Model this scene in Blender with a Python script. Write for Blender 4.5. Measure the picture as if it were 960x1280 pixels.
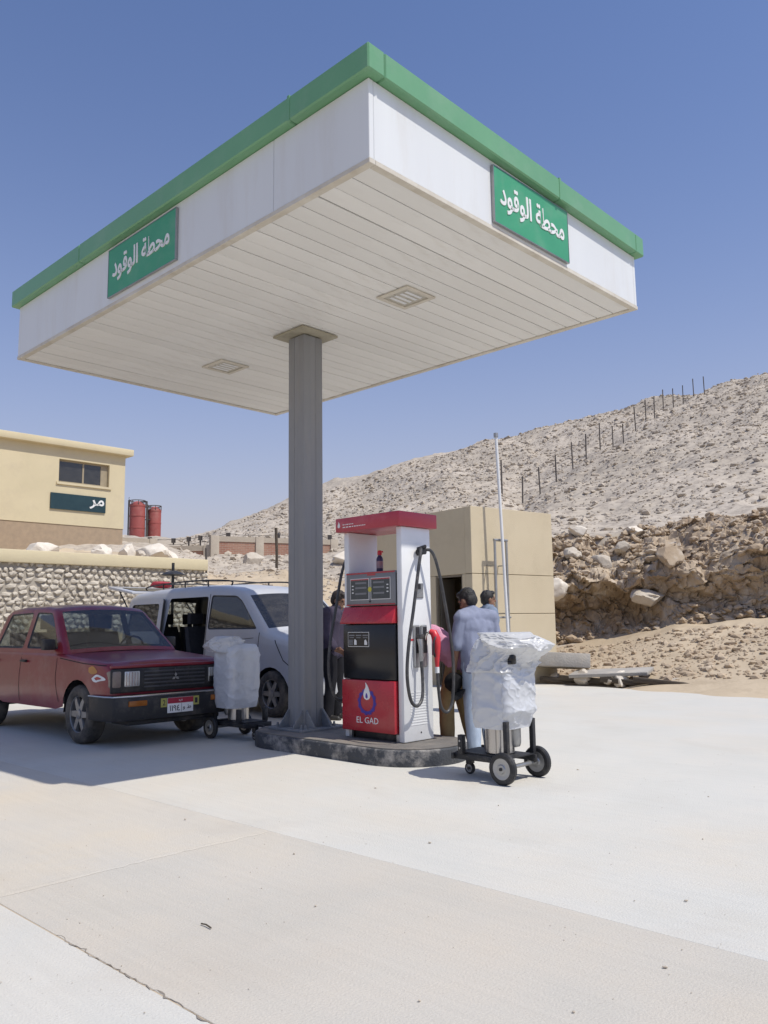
import bpy, bmesh, math, random
import numpy as np
from mathutils import Vector, Matrix, noise
from mathutils.geometry import delaunay_2d_cdt
R = math.radians
PI = math.pi
scn = bpy.context.scene
col = scn.collection
for o_ in list(bpy.data.objects):
    bpy.data.objects.remove(o_)

# ------------------------------------------------------------------ camera
cd = bpy.data.cameras.new('camera')
cd.sensor_fit = 'VERTICAL'; cd.sensor_height = 36; cd.lens = 36*1028.6/1280
cd.clip_start = .1; cd.clip_end = 3000
cam = bpy.data.objects.new('camera', cd); col.objects.link(cam)
cam.matrix_world = Matrix.Translation((0, 0, 1.32)) @ Matrix.Rotation(R(90)+.13517, 4, 'X') @ Matrix.Rotation(-.01405, 4, 'Z')
scn.camera = cam
# ------------------------------------------------------------------ sky and sun
SUN_EL, SUN_AZ = R(59.5), R(-30)          # azimuth counter-clockwise from +X
w = bpy.data.worlds.new('World'); scn.world = w; w.use_nodes = True
nt = w.node_tree; nt.nodes.clear()
sky = nt.nodes.new('ShaderNodeTexSky'); sky.sky_type = 'NISHITA'; sky.sun_disc = False
sky.sun_elevation = SUN_EL; sky.sun_rotation = PI/2 - SUN_AZ
sky.altitude = 150; sky.air_density = 1.0; sky.dust_density = 1.0; sky.ozone_density = 1.0
bgn = nt.nodes.new('ShaderNodeBackground'); bgn.inputs[1].default_value = .1
# desert dust low in the air: the sky fades to a lavender grey towards the horizon, the same all round
def wn(ty, op=None, **kw):
    n = nt.nodes.new(ty)
    if op: n.operation = op
    return n
tcw = wn('ShaderNodeTexCoord'); sep = wn('ShaderNodeSeparateXYZ'); nt.links.new(tcw.outputs['Generated'], sep.inputs[0])
m1 = wn('ShaderNodeMath', 'MAXIMUM'); m1.inputs[1].default_value = 0; nt.links.new(sep.outputs[2], m1.inputs[0])
m2 = wn('ShaderNodeMath', 'MULTIPLY_ADD'); m2.inputs[1].default_value = -5.3; m2.inputs[2].default_value = .42; nt.links.new(m1.outputs[0], m2.inputs[0])
m3 = wn('ShaderNodeMath', 'EXPONENT'); nt.links.new(m2.outputs[0], m3.inputs[0])
m4 = wn('ShaderNodeMath', 'MINIMUM'); m4.inputs[1].default_value = .94; nt.links.new(m3.outputs[0], m4.inputs[0])
tint = wn('ShaderNodeMix'); tint.data_type = 'RGBA'; tint.blend_type = 'MULTIPLY'; tint.inputs[0].default_value = 1; tint.inputs[7].default_value = (.90, 1.04, 1.37, 1)
hz = wn('ShaderNodeMix'); hz.data_type = 'RGBA'; hz.inputs[7].default_value = (4.9, 4.78, 5.3, 1)
nt.links.new(sky.outputs[0], tint.inputs[6]); nt.links.new(tint.outputs[2], hz.inputs[6]); nt.links.new(m4.outputs[0], hz.inputs[0])
wo = nt.nodes.new('ShaderNodeOutputWorld')
nt.links.new(hz.outputs[2], bgn.inputs[0]); nt.links.new(bgn.outputs[0], wo.inputs[0])
sl = bpy.data.lights.new('sun', 'SUN'); sl.energy = 3.65; sl.angle = R(.53); sl.color = (1, .955, .875)
so = bpy.data.objects.new('sun', sl); col.objects.link(so)
sd = Vector((math.cos(SUN_EL)*math.cos(SUN_AZ), math.cos(SUN_EL)*math.sin(SUN_AZ), math.sin(SUN_EL)))
so.rotation_euler = sd.to_track_quat('Z', 'Y').to_euler(); so.location = sd*60
vs = scn.view_settings
vs.view_transform = 'Standard'; vs.look = 'None'; vs.gamma = 1; vs.exposure = .1; vs.use_curve_mapping = False

# ------------------------------------------------------------------ frames
# station frame: x along the island and the long side of the canopy, y across it
OX, OY, RZ = -.9155, 9.5216, R(-43.97)
cz, sz_ = math.cos(RZ), math.sin(RZ)
def S(x, y, z=0.0):
    return Vector((OX + x*cz - y*sz_, OY + x*sz_ + y*cz, z))

# ------------------------------------------------------------------ materials
def _n(t, ty, **kw):
    n = t.nodes.new(ty)
    for k, v in kw.items(): setattr(n, k, v)
    return n
def lin(h):
    r = []
    for i in (0, 2, 4):
        c = int(h[i:i+2], 16)/255
        r.append(c/12.92 if c <= .04045 else ((c+.055)/1.055)**2.4)
    return tuple(r)
def pm(name, c, c2=None, scale=6, rough=.6, metal=0., bump=0., bscale=40, spec=.5, dirt=None, dscale=3., damt=.5, dlo=.5, dhi=.7,
       stretch=(1, 1, 1), coat=0., rnd=0., rvar=.12, detail=6, space='Object', inner=None):
    m = bpy.data.materials.new(name); m.use_nodes = True; t = m.node_tree
    b = t.nodes['Principled BSDF']; L = t.links.new
    if c2 is None: c2 = tuple(x*.8 for x in c)
    tc = _n(t, 'ShaderNodeTexCoord'); mp = _n(t, 'ShaderNodeMapping'); mp.inputs['Scale'].default_value = stretch
    if space == 'World':
        gx = _n(t, 'ShaderNodeNewGeometry'); L(gx.outputs['Position'], mp.inputs[0])
    else:
        L(tc.outputs['Object'], mp.inputs[0])
    n1 = _n(t, 'ShaderNodeTexNoise'); n1.inputs['Scale'].default_value = scale; n1.inputs['Detail'].default_value = detail; n1.inputs['Roughness'].default_value = .62
    L(mp.outputs[0], n1.inputs['Vector'])
    rp = _n(t, 'ShaderNodeMapRange'); rp.inputs[1].default_value = .33; rp.inputs[2].default_value = .67
    L(n1.outputs[0], rp.inputs[0])
    mx = _n(t, 'ShaderNodeMix', data_type='RGBA'); mx.inputs[6].default_value = (*c2, 1); mx.inputs[7].default_value = (*c, 1)
    L(rp.outputs[0], mx.inputs[0]); out = mx.outputs[2]
    if dirt is not None:
        n2 = _n(t, 'ShaderNodeTexNoise'); n2.inputs['Scale'].default_value = dscale; n2.inputs['Detail'].default_value = 8; n2.inputs['Roughness'].default_value = .68
        L(mp.outputs[0], n2.inputs['Vector'])
        r2 = _n(t, 'ShaderNodeMapRange'); r2.inputs[1].default_value = dlo; r2.inputs[2].default_value = dhi; r2.inputs[4].default_value = damt
        L(n2.outputs[0], r2.inputs[0])
        m2 = _n(t, 'ShaderNodeMix', data_type='RGBA'); m2.inputs[7].default_value = (*dirt, 1)
        L(r2.outputs[0], m2.inputs[0]); L(out, m2.inputs[6]); out = m2.outputs[2]
    if rnd > 0:
        oi = _n(t, 'ShaderNodeObjectInfo'); hv = _n(t, 'ShaderNodeHueSaturation')
        r3 = _n(t, 'ShaderNodeMapRange'); r3.inputs[3].default_value = 1-rnd; r3.inputs[4].default_value = 1+rnd
        L(oi.outputs['Random'], r3.inputs[0]); L(r3.outputs[0], hv.inputs['Value']); L(out, hv.inputs['Color']); out = hv.outputs[0]
    if inner is not None:      # the inner side of a body shell is trim, not paint
        ge = _n(t, 'ShaderNodeNewGeometry'); mi_ = _n(t, 'ShaderNodeMix', data_type='RGBA'); mi_.inputs[7].default_value = (*inner, 1)
        L(ge.outputs['Backfacing'], mi_.inputs[0]); L(out, mi_.inputs[6]); out = mi_.outputs[2]
    L(out, b.inputs['Base Color'])
    rr = _n(t, 'ShaderNodeMapRange'); rr.inputs[3].default_value = max(.03, rough-rvar); rr.inputs[4].default_value = min(1, rough+rvar)
    L(n1.outputs[0], rr.inputs[0]); L(rr.outputs[0], b.inputs['Roughness'])
    b.inputs['Metallic'].default_value = metal; b.inputs['Specular IOR Level'].default_value = spec
    if coat: b.inputs['Coat Weight'].default_value = coat; b.inputs['Coat Roughness'].default_value = .12
    if bump:
        n3 = _n(t, 'ShaderNodeTexNoise'); n3.inputs['Scale'].default_value = bscale; n3.inputs['Detail'].default_value = 5
        L(mp.outputs[0], n3.inputs['Vector'])
        bp = _n(t, 'ShaderNodeBump'); bp.inputs['Strength'].default_value = bump; bp.inputs['Distance'].default_value = .02
        L(n3.outputs[0], bp.inputs['Height']); L(bp.outputs[0], b.inputs['Normal'])
    return m
def glass(name, tint, refl=.10):
    m = bpy.data.materials.new(name); m.use_nodes = True; t = m.node_tree; t.nodes.clear(); L = t.links.new
    tr = _n(t, 'ShaderNodeBsdfTransparent'); tr.inputs[0].default_value = (*tint, 1)
    gl = _n(t, 'ShaderNodeBsdfGlossy'); gl.inputs[0].default_value = (.95, .97, 1, 1); gl.inputs['Roughness'].default_value = .03
    lw = _n(t, 'ShaderNodeLayerWeight'); lw.inputs[0].default_value = .35
    ad = _n(t, 'ShaderNodeMath', operation='MULTIPLY_ADD'); ad.inputs[1].default_value = .45; ad.inputs[2].default_value = refl*.5
    L(lw.outputs['Fresnel'], ad.inputs[0])
    df = _n(t, 'ShaderNodeBsdfDiffuse'); df.inputs[0].default_value = (.45, .42, .37, 1)      # film of dust
    nz = _n(t, 'ShaderNodeTexNoise'); nz.inputs['Scale'].default_value = 7; nz.inputs['Detail'].default_value = 6
    mr = _n(t, 'ShaderNodeMapRange'); mr.inputs[3].default_value = .02; mr.inputs[4].default_value = .14
    L(nz.outputs[0], mr.inputs[0])
    m0 = _n(t, 'ShaderNodeMixShader'); L(mr.outputs[0], m0.inputs[0]); L(tr.outputs[0], m0.inputs[1]); L(df.outputs[0], m0.inputs[2])
    mx = _n(t, 'ShaderNodeMixShader'); L(ad.outputs[0], mx.inputs[0]); L(m0.outputs[0], mx.inputs[1]); L(gl.outputs[0], mx.inputs[2])
    o = _n(t, 'ShaderNodeOutputMaterial'); L(mx.outputs[0], o.inputs[0])
    return m
def wrap_plastic(name, c, clear=.0, trans=.25):
    m = bpy.data.materials.new(name); m.use_nodes = True; t = m.node_tree; t.nodes.clear(); L = t.links.new
    df = _n(t, 'ShaderNodeBsdfDiffuse'); df.inputs[0].default_value = (*c, 1)
    tl = _n(t, 'ShaderNodeBsdfTranslucent'); tl.inputs[0].default_value = (*c, 1)
    gl = _n(t, 'ShaderNodeBsdfGlossy'); gl.inputs['Roughness'].default_value = .28; gl.inputs[0].default_value = (1, 1, 1, 1)
    tp = _n(t, 'ShaderNodeBsdfTransparent')
    tc = _n(t, 'ShaderNodeTexCoord')
    nz = _n(t, 'ShaderNodeTexNoise'); nz.noise_type = 'RIDGED_MULTIFRACTAL'; nz.normalize = True; nz.inputs['Scale'].default_value = 11; nz.inputs['Detail'].default_value = 3.5; nz.inputs['Roughness'].default_value = .5; nz.inputs['Distortion'].default_value = .6
    L(tc.outputs['Object'], nz.inputs['Vector'])
    bp = _n(t, 'ShaderNodeBump'); bp.inputs['Strength'].default_value = .5; bp.inputs['Distance'].default_value = .015
    L(nz.outputs[0], bp.inputs['Height'])
    for s_ in (df, tl, gl): L(bp.outputs[0], s_.inputs['Normal'])
    a = _n(t, 'ShaderNodeMixShader'); a.inputs[0].default_value = trans; L(df.outputs[0], a.inputs[1]); L(tl.outputs[0], a.inputs[2])
    b = _n(t, 'ShaderNodeMixShader'); L(a.outputs[0], b.inputs[1]); L(tp.outputs[0], b.inputs[2])
    mr = _n(t, 'ShaderNodeMapRange'); mr.inputs[1].default_value = .3; mr.inputs[2].default_value = .7; mr.inputs[3].default_value = clear*.5; mr.inputs[4].default_value = min(1, clear*1.5)
    L(nz.outputs[0], mr.inputs[0]); L(mr.outputs[0], b.inputs[0])
    lw = _n(t, 'ShaderNodeLayerWeight'); lw.inputs[0].default_value = .25; L(bp.outputs[0], lw.inputs['Normal'])
    f = _n(t, 'ShaderNodeMath', operation='MULTIPLY_ADD'); f.inputs[1].default_value = .4; f.inputs[2].default_value = .05; L(lw.outputs['Fresnel'], f.inputs[0])
    e = _n(t, 'ShaderNodeMixShader'); L(f.outputs[0], e.inputs[0]); L(b.outputs[0], e.inputs[1]); L(gl.outputs[0], e.inputs[2])
    o = _n(t, 'ShaderNodeOutputMaterial'); L(e.outputs[0], o.inputs[0])
    return m

# ------------------------------------------------------------------ object helpers
def tag(o, label=None, cat=None, group=None, kind=None):
    if label: o['label'] = label
    if cat: o['category'] = cat
    if group: o['group'] = group
    if kind: o['kind'] = kind
    return o
def thing(name, label, cat, loc=(0, 0, 0), rz=0., group=None, kind=None):
    o = bpy.data.objects.new(name, None); col.objects.link(o); o.empty_display_size = .2
    o.location = loc; o.rotation_euler = (0, 0, rz)
    return tag(o, label, cat, group, kind)
def link(name, me, mat, parent=None):
    o = bpy.data.objects.new(name, me); col.objects.link(o)
    if mat is not None:
        if me.materials: me.materials[0] = mat
        else: me.materials.append(mat)
    if parent is not None: o.parent = parent
    return o
def shade(me, ang=35):
    if len(me.polygons) == 0: return
    me.polygons.foreach_set('use_smooth', [True]*len(me.polygons))
    me.set_sharp_from_angle(angle=R(ang))
class MB:
    def __init__(s): s.v = []; s.f = []
    def add(s, vs, fs):
        n = len(s.v); s.v += [tuple(q) for q in vs]; s.f += [tuple(i+n for i in q) for q in fs]; return s
    def box(s, x0, x1, y0, y1, z0, z1, M=None):
        v = [(x, y, z) for z in (z0, z1) for y in (y0, y1) for x in (x0, x1)]
        if M is not None: v = [M @ Vector(q) for q in v]
        return s.add(v, [(0, 2, 3, 1), (4, 5, 7, 6), (0, 1, 5, 4), (2, 6, 7, 3), (0, 4, 6, 2), (1, 3, 7, 5)])
    def hexa(s, b, t):     # bottom quad, top quad (ccw from above)
        return s.add(list(b)+list(t), [(3, 2, 1, 0), (4, 5, 6, 7), (0, 1, 5, 4), (1, 2, 6, 5), (2, 3, 7, 6), (3, 0, 4, 7)])
    def cyl(s, p0, p1, r0, r1=None, n=12, cap=True):
        if r1 is None: r1 = r0
        p0, p1 = Vector(p0), Vector(p1); d = (p1-p0).normalized()
        a = d.orthogonal().normalized(); b = d.cross(a)
        v = []
        for p, r in ((p0, r0), (p1, r1)):
            for i in range(n):
                t = 2*PI*i/n; v.append(p + a*(r*math.cos(t)) + b*(r*math.sin(t)))
        f = [(i, (i+1) % n, n+(i+1) % n, n+i) for i in range(n)]
        if cap: f += [tuple(range(n-1, -1, -1)), tuple(range(n, 2*n))]
        return s.add(v, f)
    def tube(s, pts, r, n=8, rs=None):
        pts = [Vector(p) for p in pts]; m = len(pts); v = []; f = []
        t0 = (pts[1]-pts[0]).normalized(); a = t0.orthogonal().normalized()
        for i in range(m):
            t = (pts[min(i+1, m-1)]-pts[max(i-1, 0)]).normalized()
            a = (a - t*a.dot(t)).normalized(); b = t.cross(a); rr = rs[i] if rs else r
            for k in range(n):
                q = 2*PI*k/n; v.append(pts[i]+a*(rr*math.cos(q))+b*(rr*math.sin(q)))
        for i in range(m-1):
            for k in range(n):
                f.append((i*n+k, i*n+(k+1) % n, (i+1)*n+(k+1) % n, (i+1)*n+k))
        f += [tuple(range(n-1, -1, -1)), tuple(range((m-1)*n, m*n))]
        return s.add(v, f)
    def lathe(s, prof, n=24, M=None, ring=False):      # prof: (r, z) from bottom to top; ring closes the profile
        v = []; f = []
        for r, z in prof:
            for k in range(n):
                q = 2*PI*k/n; p = Vector((r*math.cos(q), r*math.sin(q), z)); v.append(M @ p if M is not None else p)
        for i in range(len(prof)-1):
            for k in range(n): f.append((i*n+k, i*n+(k+1) % n, (i+1)*n+(k+1) % n, (i+1)*n+k))
        if ring:
            i = len(prof)-1
            for k in range(n): f.append((i*n+k, i*n+(k+1) % n, (k+1) % n, k))
        else: f += [tuple(range(n-1, -1, -1)), tuple(range((len(prof)-1)*n, len(prof)*n))]
        return s.add(v, f)
    def prism(s, poly, d0, d1, M):         # poly in (u,v), extruded in w from d0 to d1, M maps (u,v,w)
        n = len(poly)
        v = [M @ Vector((p[0], p[1], d)) for d in (d0, d1) for p in poly]
        return s.add(v, [tuple(range(n-1, -1, -1)), tuple(range(n, 2*n))]+[(i, (i+1) % n, n+(i+1) % n, n+i) for i in range(n)])
    def mesh(s, name='m', bevel=0., seg=2, ang=35, sharp=True):
        me = bpy.data.meshes.new(name); me.from_pydata(s.v, [], s.f)
        if bevel:
            bm = bmesh.new(); bm.from_mesh(me)
            bmesh.ops.recalc_face_normals(bm, faces=bm.faces)
            ed = [e for e in bm.edges if len(e.link_faces) == 2 and e.calc_face_angle(0) > R(30)]
            bmesh.ops.bevel(bm, geom=ed, offset=bevel, segments=seg, profile=.5, affect='EDGES', clamp_overlap=True)
            bm.to_mesh(me); bm.free()
        me.update(); shade(me, ang)
        return me
    def build(s, name, mat, parent=None, bevel=0., seg=2, ang=35):
        return link(name, s.mesh(name, bevel, seg, ang), mat, parent)
XZ = Matrix(((1, 0, 0, 0), (0, 0, 1, 0), (0, 1, 0, 0), (0, 0, 0, 1)))      # (u,v,w) -> (x=u, y=w, z=v)
YZ = Matrix(((0, 0, 1, 0), (1, 0, 0, 0), (0, 1, 0, 0), (0, 0, 0, 1)))      # (u,v,w) -> (x=w, y=u, z=v)
XY = Matrix.Identity(4)
def text_part(name, body, mat, parent, size, width, M, ext=.004, bold=.0):
    c = bpy.data.curves.new(name, 'FONT'); c.body = body; c.size = 1; c.extrude = .5; c.offset = bold; c.resolution_u = 2
    c.align_x = 'CENTER'; c.align_y = 'CENTER'
    o = bpy.data.objects.new(name, c); col.objects.link(o); bpy.context.view_layer.update()
    me = bpy.data.meshes.new_from_object(o.evaluated_get(bpy.context.evaluated_depsgraph_get()))
    bpy.data.objects.remove(o); bpy.data.curves.remove(c)
    xs = [q.co.x for q in me.vertices]; ys = [q.co.y for q in me.vertices]
    cx, cy = (min(xs)+max(xs))/2, (min(ys)+max(ys))/2
    sx = width/(max(xs)-min(xs)); sy = size/(max(ys)-min(ys))
    for q in me.vertices:
        q.co = M @ Vector(((q.co.x-cx)*sx, (q.co.y-cy)*sy, ext if q.co.z > 0 else 0.))
    me.update(); me.materials.clear()
    return link(name, me, mat, parent)
def copy_tree(o, parent=None):
    c = o.copy(); col.objects.link(c); c.parent = parent
    for ch in list(o.children): copy_tree(ch, c)
    return c
def spline(pts, n=8):
    P = [Vector(p) for p in pts]; P = [P[0]*2-P[1]]+P+[P[-1]*2-P[-2]]; out = []
    for i in range(1, len(P)-2):
        for k in range(n):
            t = k/n; a, b, c, d = P[i-1:i+3]
            out.append(.5*((2*b)+(c-a)*t+(2*a-5*b+4*c-d)*t*t+(3*b-a-3*c+d)*t**3))
    out.append(P[-2]); return out
def boulder_mesh(seed, sx, sy, sz, sub=4, rough=.35, flat=0.):
    bm = bmesh.new(); bmesh.ops.create_icosphere(bm, subdivisions=sub, radius=1)
    off = Vector((seed*7.13, seed*3.7, seed*1.9)); rc = random.Random(seed*31)
    cuts = [(Vector((rc.uniform(-1, 1), rc.uniform(-1, 1), rc.uniform(-.7, 1))).normalized(), rc.uniform(.52, .85)) for k in range(13)]
    for v in bm.verts:
        p = v.co.copy()
        d = 1+rough*(noise.noise(p*1.1+off)+.5*noise.noise(p*2.4+off)+.25*noise.noise(p*5+off))
        # chipped planes
        q = p*d
        for nn, dd in cuts:
            h = q.dot(nn)-dd
            if h > 0: q -= nn*h*.96
        q += p*.03*noise.noise(p*7+off)
        v.co = Vector((q.x*sx, q.y*sy, q.z*sz))
    me = bpy.data.meshes.new('rock'); bm.to_mesh(me); bm.free(); shade(me, 40)
    return me
# ------------------------------------------------------------------ material set
M = {}
def concrete(name, c, c2, dirt, damt=.5, stretch=(1, 1, 1), broom=None):
    m = pm(name, c, c2, scale=1.1, rough=.85, bump=.25, bscale=90, spec=.25, dirt=dirt, dscale=.55, damt=damt, dlo=.45, dhi=.72, rvar=.08, detail=10)
    t = m.node_tree; L = t.links.new; b = t.nodes['Principled BSDF']
    tc = _n(t, 'ShaderNodeTexCoord')
    # fine speckle of grit
    v = _n(t, 'ShaderNodeTexNoise'); v.inputs['Scale'].default_value = 55; v.inputs['Detail'].default_value = 3
    L(tc.outputs['Object'], v.inputs['Vector'])
    mr = _n(t, 'ShaderNodeMapRange'); mr.inputs[1].default_value = .66; mr.inputs[2].default_value = .78; mr.inputs[4].default_value = .35
    L(v.outputs[0], mr.inputs[0])
    src = b.inputs['Base Color'].links[0].from_socket
    # broad dusty stains and a few dark drips
    for sc, lo_, hi_, am, cc in ((.22, .48, .66, .45, (.60, .52, .40)), (.9, .56, .74, .35, (.47, .42, .35)), (3.1, .70, .80, .35, (.33, .29, .24))):
        q1 = _n(t, 'ShaderNodeTexNoise'); q1.inputs['Scale'].default_value = sc; q1.inputs['Detail'].default_value = 7; q1.inputs['Roughness'].default_value = .6; q1.inputs['Distortion'].default_value = .5
        L(tc.outputs['Object'], q1.inputs['Vector'])
        q2 = _n(t, 'ShaderNodeMapRange'); q2.inputs[1].default_value = lo_; q2.inputs[2].default_value = hi_; q2.inputs[4].default_value = am; L(q1.outputs[0], q2.inputs[0])
        q3 = _n(t, 'ShaderNodeMix', data_type='RGBA'); q3.inputs[7].default_value = (*cc, 1); L(q2.outputs[0], q3.inputs[0]); L(src, q3.inputs[6]); src = q3.outputs[2]
    mx = _n(t, 'ShaderNodeMix', data_type='RGBA'); mx.inputs[7].default_value = (.25, .2, .15, 1)
    L(mr.outputs[0], mx.inputs[0]); L(src, mx.inputs[6])
    # long drag streaks of the float and broom
    mp = _n(t, 'ShaderNodeMapping'); mp.inputs['Scale'].default_value = (broom or (.5, 9, 1)); L(tc.outputs['Object'], mp.inputs[0])
    s = _n(t, 'ShaderNodeTexNoise'); s.inputs['Scale'].default_value = 2.2; s.inputs['Detail'].default_value = 7; s.inputs['Roughness'].default_value = .7
    L(mp.outputs[0], s.inputs['Vector'])
    mr2 = _n(t, 'ShaderNodeMapRange'); mr2.inputs[1].default_value = .35; mr2.inputs[2].default_value = .7; mr2.inputs[3].default_value = .965; mr2.inputs[4].default_value = 1.02
    L(s.outputs[0], mr2.inputs[0])
    hv = _n(t, 'ShaderNodeHueSaturation'); L(mr2.outputs[0], hv.inputs['Value']); L(mx.outputs[2], hv.inputs['Color']); L(hv.outputs[0], b.inputs['Base Color'])
    bp0 = [n for n in t.nodes if n.type == 'BUMP'][0]
    bp = _n(t, 'ShaderNodeBump'); bp.inputs['Strength'].default_value = .10 if broom else .04; bp.inputs['Distance'].default_value = .01
    L(s.outputs[0], bp.inputs['Height']); L(bp0.outputs[0], bp.inputs['Normal']); L(bp.outputs[0], b.inputs['Normal'])
    return m
M['slab'] = concrete('pale concrete', (.60, .588, .540), (.56, .545, .492), (.59, .525, .425), .45)
M['slab_tan'] = concrete('sandy concrete', (.575, .545, .485), (.53, .495, .43), (.585, .495, .36), .8)
M['slab_broom'] = concrete('broomed concrete', (.55, .518, .455), (.505, .473, .41), (.54, .465, .365), .6, broom=(.35, 14, 1))
M['sand'] = pm('desert sand', (.56, .46, .33), (.42, .335, .23), scale=.35, rough=.95, bump=.6, bscale=9, spec=.1, dirt=(.33, .26, .18), dscale=1.3, damt=.6, detail=12)
M['hill'] = pm('stony hillside', (.555, .485, .395), (.415, .36, .285), scale=.12, rough=.95, bump=.9, bscale=5, spec=.1, dirt=(.27, .23, .19), dscale=2.4, damt=.8, dlo=.46, dhi=.64, detail=14)
M['rockcut'] = pm('cut rock', (.50, .41, .30), (.33, .245, .165), scale=1.0, rough=.95, bump=.8, bscale=9, spec=.1, dirt=(.58, .52, .44), dscale=2.3, damt=.7, dlo=.55, dhi=.68, detail=12)
M['rock'] = pm('limestone rock', (.60, .54, .45), (.45, .39, .31), scale=2, rough=.92, bump=.7, bscale=10, spec=.12, dirt=(.40, .32, .23), dscale=2.5, damt=.5)
M['rubble'] = pm('rubble stones', (.53, .46, .37), (.40, .345, .275), scale=.6, rough=.95, bump=.5, bscale=8, spec=.1, dirt=(.30, .25, .2), dscale=1.1, damt=.5, space='World')
M['rubble_warm'] = pm('tan rubble', (.50, .40, .285), (.36, .275, .19), scale=.8, rough=.95, bump=.5, bscale=8, spec=.1, dirt=(.56, .49, .39), dscale=1.4, damt=.6, space='World')
M['white_rock'] = pm('white limestone', (.78, .72, .62), (.62, .55, .45), scale=1.6, rough=.9, bump=.6, bscale=8, spec=.12, dirt=(.42, .35, .26), dscale=1.2, damt=.6, dlo=.56, dhi=.7)
M['white'] = pm('canopy white', (.73, .745, .735), (.69, .70, .69), scale=1.2, rough=.35, spec=.4, dirt=(.56, .51, .43), dscale=2.2, damt=.4, dlo=.52, dhi=.78, stretch=(1, 1, .18))
M['soffit'] = pm('soffit strip', (.79, .78, .74), (.73, .715, .67), scale=1.4, rough=.5, spec=.35, dirt=(.42, .36, .28), dscale=2.2, damt=.35, dlo=.56, dhi=.75, stretch=(1, .35, 1), rnd=.035)
M['soffit_trim'] = pm('soffit trim', (.66, .62, .53), (.55, .5, .41), scale=3, rough=.55, dirt=(.35, .29, .2), dscale=4, damt=.4)
M['green'] = pm('green cladding', (.165, .37, .195), (.145, .335, .175), scale=1.2, rough=.33, spec=.45, dirt=(.34, .42, .33), dscale=1.8, damt=.25, dlo=.5, dhi=.75)
M['green_sign'] = pm('green sign face', (.065, .335, .17), (.056, .30, .15), scale=2, rough=.35, spec=.4, dirt=(.3, .4, .3), dscale=2.5, damt=.2)
M['letter'] = pm('white lettering', (.8, .8, .78), (.72, .72, .70), scale=5, rough=.45)
M['steel'] = pm('grey painted steel', (.265, .268, .275), (.235, .238, .245), scale=2.4, rough=.5, spec=.4, metal=0., bump=.06, bscale=60, dirt=(.33, .30, .26), dscale=3, damt=.4, dlo=.52, dhi=.72, stretch=(1, 1, .3))
M['steel_dirty'] = pm('scuffed painted steel', (.21, .225, .24), (.16, .172, .188), scale=3, rough=.6, dirt=(.42, .37, .3), dscale=4, damt=.55, dlo=.47, dhi=.68)
M['void'] = pm('dark cavity', (.015, .015, .015), rough=.9)
M['kerb'] = pm('painted kerb', (.062, .066, .074), (.042, .045, .05), scale=5, rough=.7, bump=.4, bscale=40, dirt=(.42, .39, .35), dscale=4.5, damt=.75, dlo=.49, dhi=.66)
M['kerb_top'] = pm('screeded island top', (.20, .185, .165), (.12, .11, .10), scale=3, rough=.8, bump=.3, bscale=50, dirt=(.36, .31, .25), dscale=2.2, damt=.6, dlo=.45, dhi=.7)
M['red'] = pm('red pump panel', (.44, .022, .035), (.38, .018, .03), scale=2, rough=.28, spec=.5, dirt=(.5, .25, .2), dscale=3, damt=.15, coat=.2)
M['red_cap'] = pm('faded red cap', (.46, .05, .075), (.40, .04, .06), scale=2, rough=.35, spec=.5, dirt=(.6, .3, .3), dscale=2, damt=.3)
M['pump_white'] = pm('pump white', (.74, .745, .74), (.70, .705, .70), scale=3, rough=.4, spec=.4, dirt=(.55, .50, .44), dscale=4, damt=.2, dlo=.56, dhi=.75)
M['black'] = pm('black panel', (.011, .012, .014), (.008, .008, .01), scale=3, rough=.18, spec=.5)
M['dark_metal'] = pm('dark frame metal', (.03, .031, .034), (.02, .02, .022), scale=8, rough=.5, metal=.2, dirt=(.25, .22, .18), dscale=7, damt=.35)
M['grey_bezel'] = pm('grey bezel', (.20, .205, .215), (.17, .175, .185), scale=4, rough=.4)
M['screen'] = pm('lcd screen', (.045, .055, .058), (.035, .042, .045), scale=6, rough=.15, spec=.6)
M['rubber'] = pm('black rubber', (.022, .022, .023), (.014, .014, .015), scale=10, rough=.55, dirt=(.2, .18, .15), dscale=9, damt=.3)
M['hose'] = pm('hose rubber', (.05, .05, .052), (.032, .032, .034), scale=10, rough=.42, dirt=(.22, .2, .17), dscale=14, damt=.4)
M['chrome'] = pm('chromed metal', (.62, .61, .59), (.52, .51, .49), scale=6, rough=.2, metal=1, rvar=.06)
M['galv'] = pm('galvanised metal', (.42, .42, .41), (.34, .34, .335), scale=9, rough=.4, metal=.7)
M['blue'] = pm('blue logo ink', (.05, .03, .30), (.045, .028, .26), scale=9, rough=.4)
M['yellow'] = pm('yellow sticker', (.6, .55, .06), (.5, .45, .05), scale=9, rough=.5)
M['nozzle_red'] = pm('red nozzle plastic', (.62, .035, .045), (.55, .03, .04), scale=9, rough=.38)
M['booth'] = pm('beige render', (.60, .515, .365), (.56, .475, .33), scale=.8, rough=.9, bump=.35, bscale=60, spec=.15, dirt=(.42, .35, .24), dscale=1.1, damt=.4, dlo=.52, dhi=.75)
M['yellow_wall'] = pm('cream render', (.66, .57, .38), (.60, .52, .34), scale=.6, rough=.9, bump=.2, bscale=40, spec=.15, dirt=(.5, .42, .3), dscale=1, damt=.4)
M['hollow'] = pm('dark interior', (.05, .045, .04), (.035, .03, .027), scale=2, rough=.9)
M['concrete_raw'] = pm('raw concrete', (.40, .375, .335), (.33, .305, .27), scale=2.5, rough=.9, bump=.5, bscale=30, dirt=(.5, .44, .35), dscale=3, damt=.5)

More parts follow.
